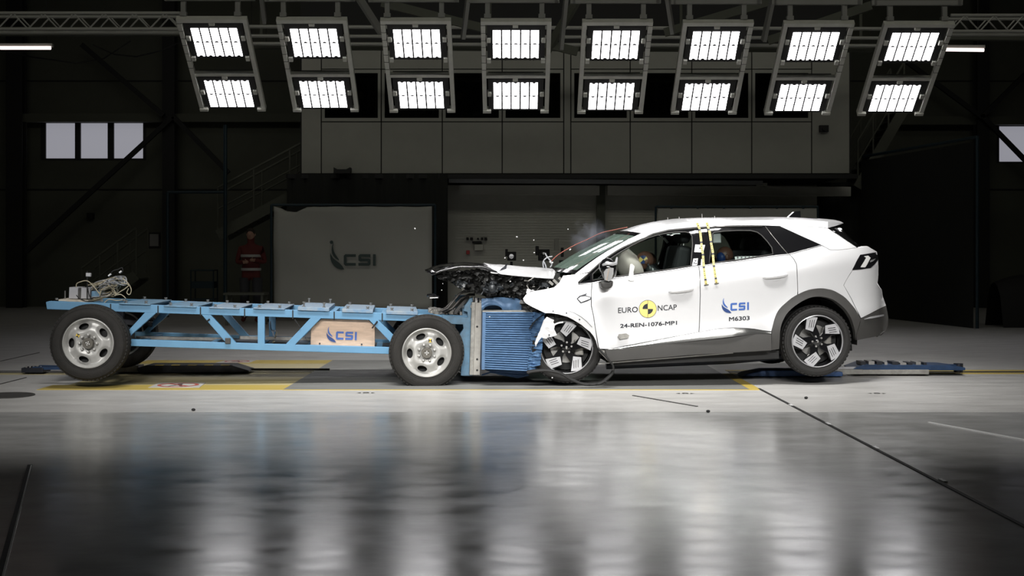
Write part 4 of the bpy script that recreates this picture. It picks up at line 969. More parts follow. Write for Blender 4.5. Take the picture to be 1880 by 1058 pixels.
def panel(name, poly, mt, holes=(), step=7, th=.018, off=0, fn=body, par=None, mirror=True, angle=None):
    V2, F2 = pgrid(poly, holes, step)
    P3 = [wp(p.x, p.y, off, fn) for p in V2]; n = len(P3)
    F2 = [f[::-1] for f in F2]
    cnt = {}
    for f in F2:
        for i in range(len(f)): a, b = f[i], f[(i+1) % len(f)]; cnt[(a, b)] = cnt.get((a, b), 0) + 1
    bnd = [(a, b) for (a, b) in cnt if (b, a) not in cnt]
    nrm = [(P3[f[1]] - P3[f[0]]).cross(P3[f[2]] - P3[f[0]]) for f in F2]
    s = sum((v.y for v in nrm)); 
    if s > 0: F2 = [f[::-1] for f in F2]; bnd = [(b, a) for a, b in bnd]
    vn = [Vector((0, 0, 0)) for _ in range(n)]
    for f in F2:
        k = (P3[f[1]] - P3[f[0]]).cross(P3[f[2]] - P3[f[0]])
        for i in f: vn[i] += k
    vs = list(P3) + [P3[i] - vn[i].normalized() * th for i in range(n)]
    fs = [tuple(f) for f in F2] + [tuple(i + n for i in reversed(f)) for f in F2]
    base = len(vs); ids = {}
    for a, b in bnd:
        for i in (a, b):
            if i not in ids: ids[i] = len(vs); vs += [P3[i], vs[i + n]]
        fs.append((ids[b], ids[a], ids[a] + 1, ids[b] + 1))
    mm = M[mt] if isinstance(mt, str) else mt; nf = len(F2)
    o = mesh(name, vs, fs, [mm, M['dark']] if mt == 'paint' else [mm], par or car, True, ([0] * nf + [1] * nf + [0] * (len(fs) - 2 * nf)) if mt == 'paint' else [0] * len(fs))
    if angle: o.data.set_sharp_from_angle(angle=R(angle))
    if mirror:
        c = o.copy(); COL.objects.link(c); c.scale = (1, -1, 1)
    return o
ARCH_R = [(1416, 643), (1416.8, 609.6), (1420, 593), (1425, 577.8), (1433, 565.5), (1445, 554.5), (1455, 546.5), (1467.5, 539.5), (1480, 534), (1492, 531), (1507, 529.5), (1520, 531), (1532, 534.5), (1548.4, 544), (1557, 552), (1564.4, 560.5), (1571, 569), (1576, 578.4), (1580, 585)]
ARCH_RI = [(1571.5, 625), (1570, 610), (1567, 597.5), (1562, 583), (1553.7, 570), (1543, 559.5), (1531, 551), (1518, 546.5), (1504, 544.5), (1490, 546), (1478, 550.5), (1465, 558), (1454, 566.5), (1444, 577), (1437, 590), (1433.5, 601), (1432, 612.6), (1430.5, 641)]
def dens(L_, n=3):
    V_ = [Vector((a, b, 0)) for a, b in L_]; return [(v.x, v.y) for v in curve(V_, n)]
ARCH_R2 = ARCH_R[:1] + dens(ARCH_R[1:]); ARCH_RI2 = dens(ARCH_RI[:-1]) + ARCH_RI[-1:]
FEND_LO = [(960.3, 548.3), (962, 553), (966.8, 557.7), (976, 563), (987, 568.4), (1001, 575), (1012, 575), (1025, 577), (1042, 582), (1052, 587), (1060, 592), (1068, 597), (1075.5, 603.4), (1083, 609), (1089.5, 617), (1094, 626), (1098, 640)]
panel('fender', FEND_LO + [(1093, 607), (1089.3, 582), (1084.8, 561), (1085.2, 533), (1086.3, 520.5), (1062, 523), (1061, 518), (1070, 510), (1080, 501.5), (1062, 504.5), (1056, 504), (1034, 506.5), (1027, 519), (1017, 528), (1000, 531.5), (981, 534.7), (970, 538), (965, 541.8)], 'paint')
FD_BOT = [(1100, 640.5), (1116, 641), (1135, 637.5), (1156, 633.4), (1190, 627), (1225, 620.5), (1255, 615), (1282.3, 610)]
panel('front_door', FD_BOT + [(1283.3, 599.6), (1285.0, 540), (1284, 500), (1282, 488.8), (1271, 490), (1244, 494.5), (1217, 498.5), (1190, 502), (1166, 505.4), (1126.6, 511), (1087.6, 519.6), (1086.5, 533), (1086.2, 561), (1090.7, 582), (1094.3, 607), (1099, 635)], 'paint')
panel('rear_door', [(1283.5, 609.8), (1300, 607), (1320, 603.5), (1345, 601.5), (1370, 602.5), (1385, 604), (1400, 606.5), (1416, 608.5)] + ARCH_R[2:7] + [(1463.5, 541), (1464, 536), (1463.3, 510), (1462, 486), (1456.8, 476), (1448.5, 467), (1425, 469), (1395, 473.3), (1372, 477), (1349.6, 480.5), (1325, 483), (1302, 486), (1283.4, 488.6), (1285.4, 500), (1286.4, 540), (1284.6, 600)], 'paint')
QP = [(1465.2, 540.5)] + ARCH_R[8:] + [(1577, 577), (1566, 559), (1548.5, 523.5), (1557, 508), (1565, 495.5), (1579.5, 468), (1610, 463), (1592, 452.3), (1573.6, 455.2), (1557, 457.5), (1540, 459.5), (1524, 459.4), (1515, 454.5), (1507, 450.8), (1485, 456.8), (1466, 462.5), (1449.8, 467), (1458, 475.6), (1463.3, 486), (1464.5, 510)]
QP = [(1465.2, 540.5)] + ARCH_R[8:] + [(1573, 571), (1562, 548), (1548.5, 523.5)] + QP[QP.index((1557, 508)):]
QP = [q for q in QP if q != (1580, 585)]
panel('quarter_panel', QP, 'paint', step=6)
panel('c_pillar', [(1432.5, 415.4), (1450, 415.6), (1469.7, 416.2), (1495, 417), (1514.7, 418.6), (1521, 420.2), (1535, 429.5), (1550, 439.5), (1573, 454.6), (1557, 456.8), (1540, 458.7), (1524.5, 458.6), (1516, 454), (1508, 449.6), (1490, 441.5), (1470, 432.5), (1450, 423.3)], 'paint', step=6)
panel('rear_bumper', [(1549.2, 523.8), (1558, 508), (1566, 496.4), (1580, 495.2), (1598.8, 492.5), (1606, 486), (1611.5, 478), (1612.8, 490), (1612.4, 505), (1610.5, 521), (1614, 527), (1618, 532.6), (1620.3, 540), (1620.5, 547), (1623, 555), (1626, 561.5), (1612, 568), (1597, 576), (1581, 584), (1573.8, 570), (1563, 547.5)], 'paint', step=5)
panel('lower_bumper', [(1581, 585), (1597, 577), (1612, 569), (1626, 562.5), (1629, 572), (1630.8, 584), (1630, 598), (1626, 608), (1618, 616), (1600, 619.5), (1585, 622.5), (1573, 625), (1573, 611), (1578, 598)], 'clad', step=5)
panel('bumper_trim', [(1587, 586.5), (1600, 582), (1623, 577.5), (1623, 580.5), (1600, 585)], 'chrome', step=4, off=.012, th=.01)
panel('arch_cladding', ARCH_R2 + [(1577, 598), (1572.5, 612)] + ARCH_RI2, 'clad', off=.014, step=4, th=.05)
ts = [(1565, 495), (1568.5, 488.5), (1572.5, 480), (1579.5, 467.8), (1590, 466.5), (1606, 465), (1610.5, 468), (1612.5, 472), (1612.8, 476.5), (1606, 485.5), (1598.7, 491.8), (1580, 494.2)]
tl = panel('tail_lamp', ts, 'gblack', step=4, off=.004, th=.03)
panel('lamp_reflector', [(1586.5, 470.6), (1594, 469.5), (1598.5, 473.5), (1592, 486), (1588.5, 491), (1580, 491), (1587, 480), (1590.5, 473.5)], mat('lamp_white', (.72, .72, .70), .3), step=3, off=.008, th=.004, par=None)
panel('lamp_reflector', [(1599, 478), (1608, 475), (1603, 480), (1597.5, 482)], mat('lamp_grey', (.2, .2, .2), .3), step=3, off=.008, th=.004)
SILL_T = [(1116, 641.6), (1135, 638), (1156, 634), (1190, 627.7), (1225, 621.2), (1255, 615.7), (1283, 610.6), (1320, 604.4), (1345, 602.4), (1370, 603.2), (1400, 607.2), (1416, 609.3)]
SILL_M = [(1416, 614), (1395, 613.5), (1370, 615), (1341, 618.5), (1310, 622), (1282, 625), (1225, 631.5), (1190, 636), (1156, 639.5), (1135, 641.3), (1118, 642.4)]
def sillf(x, z): return body(x, z) + .0
def chamfer(x, z): return body(x, z) + .004
def sill_out(x, z): return herm([.1, .25, .42, .6], [.87, .92, .93, .915], z) + wplan(x) * .5
# glossy chamfer between door bottom and sill: near edge at the door, outer edge on the sill
vs = []
T = SILL_T; Mm = SILL_M[::-1]
def lerp_poly(P_, t):
    L_ = [0]
    for i in range(1, len(P_)): L_.append(L_[-1] + math.hypot(P_[i][0]-P_[i-1][0], P_[i][1]-P_[i-1][1]))
    d = t * L_[-1]; i = max(j for j in range(len(P_) - 1) if L_[j] <= d + 1e-9); k = (d - L_[i]) / (L_[i+1] - L_[i])
    return P_[i][0] + (P_[i+1][0]-P_[i][0]) * k, P_[i][1] + (P_[i+1][1]-P_[i][1]) * k
N = 60
for i in range(N + 1):
    t = i / N; a = lerp_poly(T, t); b = lerp_poly(Mm, t); 
    pa = wp(*a, .001); pb = wp(b[0], b[1], 0, sill_out)
    dz = max(.004, pa.z - pb.z); pb = Vector((pb.x, pa.y - .72 * dz, pb.z))
    for q in range(5):
        v = q / 4; p = pa.lerp(pb, v); p.y -= .003 * math.sin(math.pi * v); vs.append(p)
o = mesh('sill_trim', vs, [(i*5+j, i*5+j+1, (i+1)*5+j+1, (i+1)*5+j) for i in range(N) for j in range(4)], mat('sill_gloss', (.36, .36, .35), .13, .9), car, True)
c = o.copy(); COL.objects.link(c); c.scale = (1, -1, 1)
panel('sill', SILL_M + [(1111, 642), (1117.7, 664.5), (1156, 661), (1196.4, 658.3), (1240, 654.5), (1281.6, 651), (1341, 648), (1385, 645.5), (1416, 643.5)], 'clad', fn=sill_out, step=7, th=.05)
m = MB(); a, b = fc.at(1098, 668, -.8), fc.at(1345, 648, -.8); m.bar((a.x, -.80, a.z), (b.x, -.80, b.z), .04, .012); m.build('jacking_rail', M['steel'], car)
# side rail / a pillar / roof edge
RAIL_UP = [(1056, 503), (1075, 488.5), (1095, 474), (1113, 462.5), (1132, 451.6), (1155, 439), (1177, 428.5), (1199, 419.5), (1227, 412), (1256, 408), (1300, 406), (1371, 405), (1440, 404), (1490, 405), (1520, 407)]
RAIL_LO = [(1520, 419.6), (1514, 417.9), (1495, 416.4), (1469.7, 415.6), (1450, 415), (1431, 414.8), (1400, 413.8), (1371, 413.5), (1342, 414), (1314, 415), (1278, 417), (1256, 418.8), (1227, 421.5), (1199, 428.5), (1185, 434.5), (1170, 441), (1159, 446), (1145, 452.5), (1132, 459.3), (1119, 468), (1106, 477), (1094, 488), (1081, 499.5), (1060, 504)]
panel('roof_rail', RAIL_UP + RAIL_LO, 'paint', step=6)
# roof across
def loft(name, near, fnc, mt, nv=16, th=0, mirror=False, angle=None):
    """near: list of local points on the near edge; fnc(s, p, i) -> point for s in -1..1"""
    vs = []; k = len(near)
    for i, p in enumerate(near):
        for j in range(nv + 1): vs.append(fnc(-1 + 2 * j / nv, p, i / (k - 1)))
    o = mesh(name, vs, [(i*(nv+1)+j, (i+1)*(nv+1)+j, (i+1)*(nv+1)+j+1, i*(nv+1)+j+1) for i in range(k-1) for j in range(nv)], M[mt] if isinstance(mt, str) else mt, car, True)
    if th: s = o.modifiers.new('s', 'SOLIDIFY'); s.thickness = th; s.offset = 0
    return o
ru = [(x, y) for x, y in RAIL_UP if x >= 1177]; ru = [lerp_poly(ru, i / 30) for i in range(31)]
near = [wp(*q) for q in ru]
def crown(s, p, t):
    k = 1 - abs(s) ** 2.2; bow = .10 * max(0, 1 - t * 6) ** 1
    return Vector((p.x - bow * (1 - s * s), p.y * -s, p.z + (.048 if t > .12 else .036 + .10 * t) * k))
loft('roof', near, crown, 'paint', 24)
# spoiler
sp_n = [(1520, 407), (1532, 407.5), (1544, 408), (1553, 408.6), (1556, 409.3)]; sp_l = [(1521, 419.8), (1531, 417.2), (1541, 414.6), (1550, 411.6), (1556, 409.5)]
vs = []
K = 5; cs = 10
for i in range(K):
    pn, pl_ = wp(*sp_n[i], -.02), wp(*sp_l[i], -.02); y0 = .60 - .05 * i / K
    for s in range(25):
        u = -1 + s / 12; k = 1 - abs(u) ** 2.2
        vs.append((pn.x - .0 + .05 * i / K * (1 - u * u), u * y0, pn.z + .055 * k * (1 - .3 * i / K)))
    for s in range(25):
        u = 1 - s / 12; k = 1 - abs(u) ** 2.2
        vs.append((pl_.x + .05 * i / K * (1 - u * u), u * y0, pl_.z + .02 * k))
mesh('spoiler', vs, [(i*50+j, i*50+(j+1) % 50, (i+1)*50+(j+1) % 50, (i+1)*50+j) for i in range(K-1) for j in range(50)] + [tuple(range((K-1)*50, K*50))], M['paint'], car, angle=50)
# antenna fin
fin = [fc.at(x, y, -.05) for x, y in ((1443, 398), (1450, 391.5), (1456, 386), (1461, 384.6), (1467.5, 384), (1468.5, 398))]
m = MB(); m.prism([(p.x, p.z - .02) for p in fin], -.085, -.02); bevel(m.build('antenna_fin', M['gblack'], car), .004, 2)
# windscreen
ws = [(1177.5, 429.0), (1155, 439.6), (1132.5, 452.2), (1113, 463), (1095, 474.8), (1075, 489.3), (1057, 503.5)]
near = [wp(*q, -.02) for q in ws]
def wsf(s, p, t): return Vector((p.x - (.10 + .07 * t) * (1 - s * s), p.y * -s, p.z + (.03) * (1 - s * s)))
wso = loft('windscreen', near, wsf, 'wsglass', 20)
vs = []
def band(name, t0, t1, mt='gblack'):
    vs = []
    for t in (t0, t1):
        f_ = t * (len(near) - 1); i = min(int(f_), len(near) - 2); p = near[i].lerp(near[i+1], f_ - i)
        for j in range(21): q = wsf(-1 + j / 10, p, t); q.z += .004; q.x -= .003; vs.append(q)
    return mesh(name, vs, [(j, j+1, j+22, j+21) for j in range(20)], M[mt], car, True)
band('top_band', 0, .07); band('bottom_band', .93, 1)
for sgn in (1, -1):
    vs = []
    for i, p in enumerate(near):
        t = i / (len(near) - 1); w_ = .025 + .05 * t ** 3
        for sx in (1, 1 - w_): q = wsf(sx * sgn, p, t); q.z += .004; q.x -= .003; vs.append(q)
    mesh('side_band', vs, [(2*i, 2*i+1, 2*i+3, 2*i+2) for i in range(len(near) - 1)], M['gblack'], car, True)
for t, s0, s1 in ((.36, .25, .55), (.2, .5, .75)):
    vs = []
    for tt in (t, t + .05):
        f_ = tt * 6; i = int(f_); p = near[i].lerp(near[i+1], f_ - i)
        for s_ in (s0, s1): q = wsf(s_ , p, tt); q.z += .006; vs.append(q)
    mesh('windscreen_sticker', vs, [(0, 1, 3, 2)], M['white'], car)
# side windows
OUT = [(1062.5, 520.8)] + [(x, y + .8) for x, y in RAIL_LO[::-1] if 1080 < x < 1433] + [(1450, 423.8), (1470, 433), (1490, 442), (1507, 449.8), (1485, 456.3), (1466, 462), (1447.8, 466.4), (1425, 468.4), (1395, 472.7), (1372, 476.4), (1349.6, 480), (1325, 482.5), (1302, 485.3), (1284, 487.6), (1271, 489.4), (1244, 494), (1217, 498), (1190, 501.5), (1166, 505), (1126.6, 510.4), (1087, 519)]
G0 = [(1068, 518), (1080, 508), (1083.5, 505.5), (1083.5, 514.8)]
G1 = [(1088, 515), (1088, 503.5), (1098, 494), (1112, 482.5), (1125, 472.5), (1142, 461.5), (1158, 452), (1175, 443.5), (1190, 437), (1204, 432.5), (1220, 429), (1240, 426.5), (1258, 426), (1266, 428), (1270.5, 434), (1271.5, 450), (1268.5, 488), (1244, 492.3), (1217, 496.3), (1190, 499.8), (1166, 503.2), (1126, 508.8)]
G2 = [(1302, 484), (1303.5, 470), (1306, 445), (1308, 430), (1311, 426.8), (1330, 424.5), (1355, 423.3), (1378, 423.5), (1390, 426.5), (1398, 432), (1409, 444), (1417, 455), (1419, 467), (1395, 470.8), (1372, 474.5), (1349.6, 478.2), (1325, 481)]
panel('window_surround', OUT, 'gblack', holes=[G0, G1, G2], step=8, off=-.006, th=.03)
for nm, g, mt in (('front_quarter_glass', G0, 'glass'), ('front_window', G1, 'glass'), ('rear_window', G2, 'glass')):
    panel(nm, g, mt, step=9, off=-.02, th=.004)
def seal(pts, r=.006, mt='clad', off=.002, nm='window_seal'):
    m = MB(); m.tube([wp(x, y, off) for x, y in pts], r, 6); o = m.build(nm, M[mt], car, True); c = o.copy(); COL.objects.link(c); c.scale = (1, -1, 1)
seal([(1063, 520)] + [(x, y + 2.3) for x, y in RAIL_LO[::-1] if 1080 < x < 1425], .007)
seal(G1 + [G1[0]], .006); seal(G2 + [G2[0]], .006)
seal([(1063, 521.6), (1087, 519.8), (1126.6, 511.3), (1166, 505.8), (1190, 502.3), (1217, 498.8), (1244, 494.8), (1271, 490.2), (1302, 486.3), (1325, 483.3), (1349.6, 480.8), (1372, 477.2), (1395, 473.6), (1425, 469.2), (1447, 467.2), (1485, 457), (1508, 450.4)], .005, 'chrome', .004, 'belt_strip')
seal([(1405, 416), (1418, 433), (1432, 450), (1446, 466)], .0035, 'steel', .001, 'glass_edge')
panel('pillar_trim', [(1293.5, 427), (1302, 426), (1299, 450), (1296, 484), (1290, 485), (1291, 460)], 'gblack', off=-.003, step=6, th=.004)
# tailgate: rear glass, body below, all across
def tg(name, pts, mt, bulge=.05, off=0, yk=1.0):
    near = []
    for q in pts:
        p = wp(*q, off); near.append(Vector((p.x, p.y * yk, p.z)))
    near = [near[0].lerp(near[-1], 0)] + near[1:]
    return loft(name, near, lambda s, p, t: Vector((p.x + (bulge(t) if callable(bulge) else bulge) * (1 - abs(s) ** 4), p.y * -s, p.z)), mt, 16, .012)
tg('rear_glass', [(1522, 420), (1535, 429.3), (1550, 439.3), (1573.6, 454.8)], 'dglass', lambda t: .27 - .10 * t)
tg('tailgate', [(1573.6, 455.2), (1592, 453), (1609, 463), (1611, 478), (1611.5, 505), (1610, 521)], 'paint', .03, -.01)
tg('bumper_rear_face', [(1610, 521), (1618, 533), (1620, 546), (1625.5, 561)], 'paint', .04, -.005)
tg('bumper_rear_lower', [(1625.5, 561), (1630, 584), (1625, 608), (1610, 618)], 'clad', .04, -.005)
# door handles
def handle(cx, cy, nm='door_handle'):
    e = empty(nm, car)
    V = []
    m = MB()
    c = wp(cx - 1, cy + .5, .0)
    rr = []
    for k in range(20):
        a = 2 * math.pi * k / 20; rr.append(wp(cx - 1 + 11 * math.cos(a), cy + 9.5 * math.sin(a), .001))
    cc = wp(cx - 1, cy, -.025); vs = rr + [c0.lerp(cc, .5) + Vector((0, .018, 0)) for c0 in rr] + [cc]
    mesh('handle_cup', vs, [(k, (k+1) % 20, (k+1) % 20 + 20, k + 20) for k in range(20)] + [(k + 20, (k+1) % 20 + 20, 40) for k in range(20)], mat('cup_shade', (.42, .42, .42), .5) if 'cup' not in M else M['cup'], e, True)
    pts = [wp(cx + dx, cy - dx * .12, o_) for dx, o_ in ((-23, .003), (-18, .014), (-8, .020), (4, .021), (14, .019), (19, .012), (22, .003))]
    m = MB(); m.tube(pts, [.008, .017, .021, .022, .021, .017, .008], 10); m.build('handle_bar', M['paint'], e, True)
M['cup'] = mat('cup_shade', (.30, .30, .30), .5)  # grey paints in the shade inside the white handle recess
handle(1251, 533.5); handle(1424, 507.5)
# fender badge
ob = [(1058.5, 549), (1063, 543.5), (1070, 541), (1078, 538.5), (1076, 542.5), (1086, 546), (1086, 549.5), (1078, 553.5), (1066, 557.5)]
panel('fender_badge', ob, 'ink', step=4, off=.003, th=.002, mirror=False)
panel('badge_inner', [(1061, 549), (1066, 545), (1075, 544.2), (1084, 546.8), (1083, 549), (1075, 552), (1067, 555)], 'white', step=4, off=.006, th=.002, mirror=False)
# wheels
def trap(rot):
    q = [(-.39, .90), (-.19, .965), (.01, .925), (-.18, .43), (-.455, .525)]; c, s = math.cos(rot), math.sin(rot)
    mx, mz = -.2, .72; q = [(mx + (x - mx) * 1.1, min(.985, mz + (z - mz) * 1.12)) for x, z in q]
    return [(x * c - z * s, x * s + z * c) for x, z in q]
RR, RC = .358, .262
def alloy(cx, cy, y, rot, steer=0, par=None):
    c = fc.at(cx, cy, y); e = empty('wheel', car, (c.x, y, c.z), (0, 0, steer))
    tyre(e, RR, RC, .22, 'rubber', 52)
    m = MB(); m.lathe([(RC + .004, .012), (RC, .0), (RC - .004, -.003), (RC - .007, .004), (RC - .01, .012)], 64); m.build('rim_lip', M['chrome'], e, angle=50)
    m = MB(); m.lathe([(RC - .008, .01), (RC - .02, .05), (RC - .03, .18), (RC, .21)], 48); m.build('barrel', M['gblack'], e, True)
    m = MB(); m.lathe([(0, .12), (.16, .12), (.16, .135), (0, .135)], 40); m.build('brake_disc', M['steel'], e, angle=40)
    m = MB(); m.box((.08, .08, -.09), (.17, .15, .07)); bevel(m.build('brake_caliper', M['galv'], e), .012)
    m = MB(); m.lathe([(0, .14), (RC - .03, .14)], 32); m.build('dust_shield', M['black'], e)
    K = RC - .010
    for k in range(5):
        a = rot + 2 * math.pi * k / 5; q = trap(a); ca, sa = math.cos(a), math.sin(a)
        def rt(x, z): return ((x * ca - z * sa) * K, (x * sa + z * ca) * K)
        m = MB(); m.prism([rt(*p) for p in ((-.50, .88), (-.39, .93), (-.05, .98), (.04, .93), (-.02, .6), (.10, .30), (.07, .12), (-.10, .1), (-.24, .32), (-.5, .5))], .012, .04)
        bl = m.build('spoke', M['gblack'], e); bevel(bl, .004)
        m = MB(); m.prism([(x * K, z * K) for x, z in q], .004, .014); m.build('machined_face', M['chrome'], bl)
        for g in range(3):
            u0 = (-.27 + g * .085, .86); u1 = (-.36 + g * .085 + .02, .56)
            m = MB(); p0, p1 = rt(*u0), rt(*u1); m.bar((p0[0], .003, p0[1]), (p1[0], .003, p1[1]), .005, .003, (0, 1, 0)); m.build('groove', M['gblack'], bl)
    m = MB(); m.lathe([(0, .0), (.026, .001), (.032, .008), (.05, .014), (.06, .03)], 24); m.build('centre_cap', M['gblack'], e, True)
    m = MB(); m.prism([(-.011, 0), (0, -.018), (.011, 0), (0, .018)], -.002, .0); m.prism([(-.005, 0), (0, -.01), (.005, 0), (0, .01)], -.003, -.002); m.build('cap_emblem', M['steel'], e)
    for k in range(5):
        a = rot + 2 * math.pi * (k + .5) / 5; m = MB(); m.lathe([(0, .008), (.010, .008), (.012, .02)], 8, (.052 * math.cos(a), 0, .052 * math.sin(a))); m.build('wheel_bolt', M['steel'], e)
    return e
YO_ = -.885
wr_ = alloy(1501.5, 627, YO_, 0)
wf_ = alloy(1040, 638.5, YO_ + .10, R(-25), R(-6))
for src, px, py in ((wr_, 1501.5, 627), (wf_, 1040, 638.5)):
    c = fc.at(px, py, YO_); e = empty('wheel', car, (c.x, .885, c.z), (0, 0, R(180)))
    for ch in list(wr_.children): dup(ch, e)
# wheel wells, floor, cabin tub
m = MB(); c = fc.at(1501.5, 622, -.8)
for sy in (1, -1):
    for cx, r in ((XR, .425), (XF, .40)):
        m = MB(); cz = fc.at(1501.5, 627, -.9).z if cx == XR else fc.at(1040, 640, -.9).z
        m.lathe([(r, -.84), (r, -.5), (0, -.5)], 24, (cx, 0, cz), 'y', R(-8) if cx == XR else R(-20), R(188) if cx == XR else R(150))
        if sy < 0:
            for v in m.v: v.y = -v.y
        m.build('wheel_well', M['black'], car)
m = MB(); m.box((-1.0, -.8, .24), (.68, .8, .32)); m.box((.68, -.48, .26), (1.55, .48, .42)); m.build('underbody', M['black'], car)
for y in (-.8, .77): m = MB(); m.box((-1.0, y, .32), (.65, y + .03, 1.02)); m.build('door_lining', M['dark'], car)
m = MB(); m.box((-1.15, -.75, .45), (-1.0, .75, 1.0)); m.build('firewall', M['black'], car)
m = MB(); m.box((1.2, -.6, .45), (1.25, .6, 1.1)); m.build('boot_wall', M['black'], car)
m = MB(); m.tube([(-1.0, -.3, .2), (.3, -.3, .2), (1.3, -.3, .24)], .04, 8); m.build('exhaust', M['sledb'], car)
m = MB(); m.box((1.15, -.4, .2), (1.5, .3, .34)); bevel(m.build('silencer', M['sledb'], car), .04)
for x0, x1, yy0, yy1 in ((1195, 1285, 655, 661),): pass
# dashboard, seats, steering wheel
d0 = fc.at(1075, 505, 0); d1 = fc.at(1135, 500, 0)
m = MB(); m.prism([(d0.x, .8), (d1.x + .05, .75), (d1.x + .1, .98), (d1.x - .05, d1.z - .06), (d0.x, d0.z - .10)], -.72, .72); bevel(m.build('dashboard', M['dark'], car), .03)
def seat(px, py, y, wd, back=.62, rake=-14, head=True, nm='seat'):
    c = fc.at(px, py, y); e = empty(nm, car, (c.x, y, c.z))
    m = MB(); A = Matrix.Rotation(R(-rake), 4, 'Y')
    m.box((-.09, -wd, -back), (.08, wd, 0), A); bevel(m.build('seat_back', M['dark'], e), .05, 3)
    m = MB(); m.box((-.55, -wd, -back - .12), (.05, wd, -back + .03)); bevel(m.build('seat_cushion', M['dark'], e), .05, 3)
    if head:
        m = MB(); m.box((-.06, -.14, .03), (.05, .14, .20), A); bevel(m.build('head_rest', M['dark'], e), .045, 3)
        m = MB(); 
        for q in (-.06, .06): m.tube([A @ Vector((0, q, -.02)), A @ Vector((0, q, .06))], .008, 6)
        m.build('head_rest_post', M['steel'], e)
seat(1252, 452, -.37, .24); seat(1247, 452, .37, .24)
m = MB(); bk = fc.at(1385, 462, 0); A = Matrix.Translation((bk.x, 0, bk.z)) @ Matrix.Rotation(R(16), 4, 'Y'); m.box((-.1, -.66, -.6), (.08, .66, .0), A)
for y in (-.38, 0, .38): m.box((-.05, y - .13, .01), (.05, y + .13, .16), A)
bevel(m.build('rear_bench', M['dark'], car), .04, 3)
m = MB(); m.box((bk.x - .6, -.66, bk.z - .7), (bk.x + .1, .66, bk.z - .55)); bevel(m.build('rear_cushion', M['dark'], car), .04)
for y0 in (-.79, .79):
    pass
sw = fc.at(1150, 492, -.37)
m = MB(); rings = []
for k in range(28): a = 2 * math.pi * k / 28; rings.append(Vector((sw.x + .19 * math.cos(a) * -.35, -.37 + .19 * math.sin(a), sw.z - .05 + .19 * math.cos(a) * .93)))
m.tube(rings + [rings[0]], .014, 8); m.build('steering_wheel', M['dark'], car, True)
# airbag
ac = fc.at(1158, 484, -.46)
m = MB(); m.ball((-.03, .02, 0), (.12, .24, .235), 28, 18)
for v in m.v: v.x += .02 * noise.noise(v * 6); v.z += .014 * noise.noise(v * 8 + Vector((3, 0, 0)))
A = Matrix.Translation(ac) @ Matrix.Rotation(R(-28), 4, 'Y')
m.v = [A @ v for v in m.v]; m.build('airbag', M['bag'], car, True)
panel('airbag_tag', [(1157, 485.5), (1160.5, 484.5), (1165, 489), (1163, 500), (1164, 515), (1159, 516.5), (1153, 514), (1155, 502)], mat('tag_cloth', (.62, .62, .58), .8), step=4, off=.012, th=.006, mirror=False)
for y in (-.79,):
    m = MB(); m.tube([fc.at(1262, 466, -.6), fc.at(1240, 480, -.45), fc.at(1222, 500, -.3)], .02, 6); m.build('seat_belt', M['clad'], car)
m = MB(); c = fc.at(1312, 438, -.62); m.box((c.x - .03, -.66, c.z - .05), (c.x + .06, -.58, c.z + .05), None); bevel(m.build('roof_camera', M['chrome'], car), .01)
m = MB(); m.bar(fc.at(1219, 437, -.1), fc.at(1226, 446, -.1), .03, .02); m.build('inner_mirror', M['chrome'], car)
panel('seat_scale', [(1349, 471.5), (1352, 471.2), (1395, 470.2), (1395, 472), (1372, 475.5), (1350, 479)], 'white', step=4, off=-.03, th=.003, mirror=False)
for k in range(6):
    x = 1353.5 + k * 7; panel('scale_gap', [(x, 470), (x + 2.2, 470), (x + 2.2, 474.5), (x, 474.5)], 'ink', step=3, off=-.02, th=.003, mirror=False)
# white check labels on the dark pillar
for pts in ([(1276.5, 449), (1294.5, 450), (1291, 463.5), (1274.5, 463)], [(1273, 475), (1281.5, 474.5), (1280, 487), (1270.5, 488)], [(1287.5, 476), (1291, 475.5), (1290, 486.5), (1286.5, 486.5)]):
    panel('pillar_label', pts, 'white', step=5, off=.002, th=.003, mirror=False)
for x, y in ((1285, 455.5), (1289.5, 459.5), (1277, 479), (1274.5, 483), (1278, 484)): panel('label_mark', [(x - 1.5, y - .8), (x + 1.8, y - 1), (x + 1.5, y + .8), (x - 1.6, y + .9)], 'ink', step=3, off=.006, th=.002, mirror=False)
# door mirror, twisted towards the camera
mir = empty('door_mirror', car); c = fc.at(1117, 496, -1.0)
m = MB(); m.ball((c.x - .0, -.98, c.z + .01), (.088, .09, .110), 20, 12, Matrix.Rotation(R(-12), 3, 'Y')); m.build('mirror_shell', M['gblack'], mir, True)
m = MB(); m.prism([(p.x, p.z) for p in (fc.at(x, y, -1.08) for x, y in ((1108.5, 500), (1113, 494), (1121, 491.5), (1126.5, 492.5), (1126, 503), (1123, 513), (1118, 517), (1110, 514)))], -1.085, -1.06); m.build('mirror_glass', mat('mirror_grey', (.42, .42, .42), .3, .5), mir)
m = MB(); a = fc.at(1116.5, 496, -1.086); m.bar((a.x + .01, -1.086, a.z + .02), (a.x - .02, -1.086, a.z - .1), .03, .002); m.build('glass_crack', M['wood'], mir)
m = MB(); m.prism([(p.x, p.z) for p in (fc.at(x, y, -1.0) for x, y in ((1101, 518), (1125, 515), (1124, 524), (1121, 529), (1110, 531.5), (1103.5, 528.5)))], -1.05, -.88); bevel(m.build('mirror_foot', M['clad'], mir), .02, 3)
m = MB(); m.tube([fc.at(1106, 487, -1.06), fc.at(1114, 484, -1.08), fc.at(1124, 485, -1.07), fc.at(1131, 484, -1.03), fc.at(1133, 473, -1.0)], [.01, .016, .018, .015, .008], 8); m.build('mirror_trim', M['chrome'], mir, True)
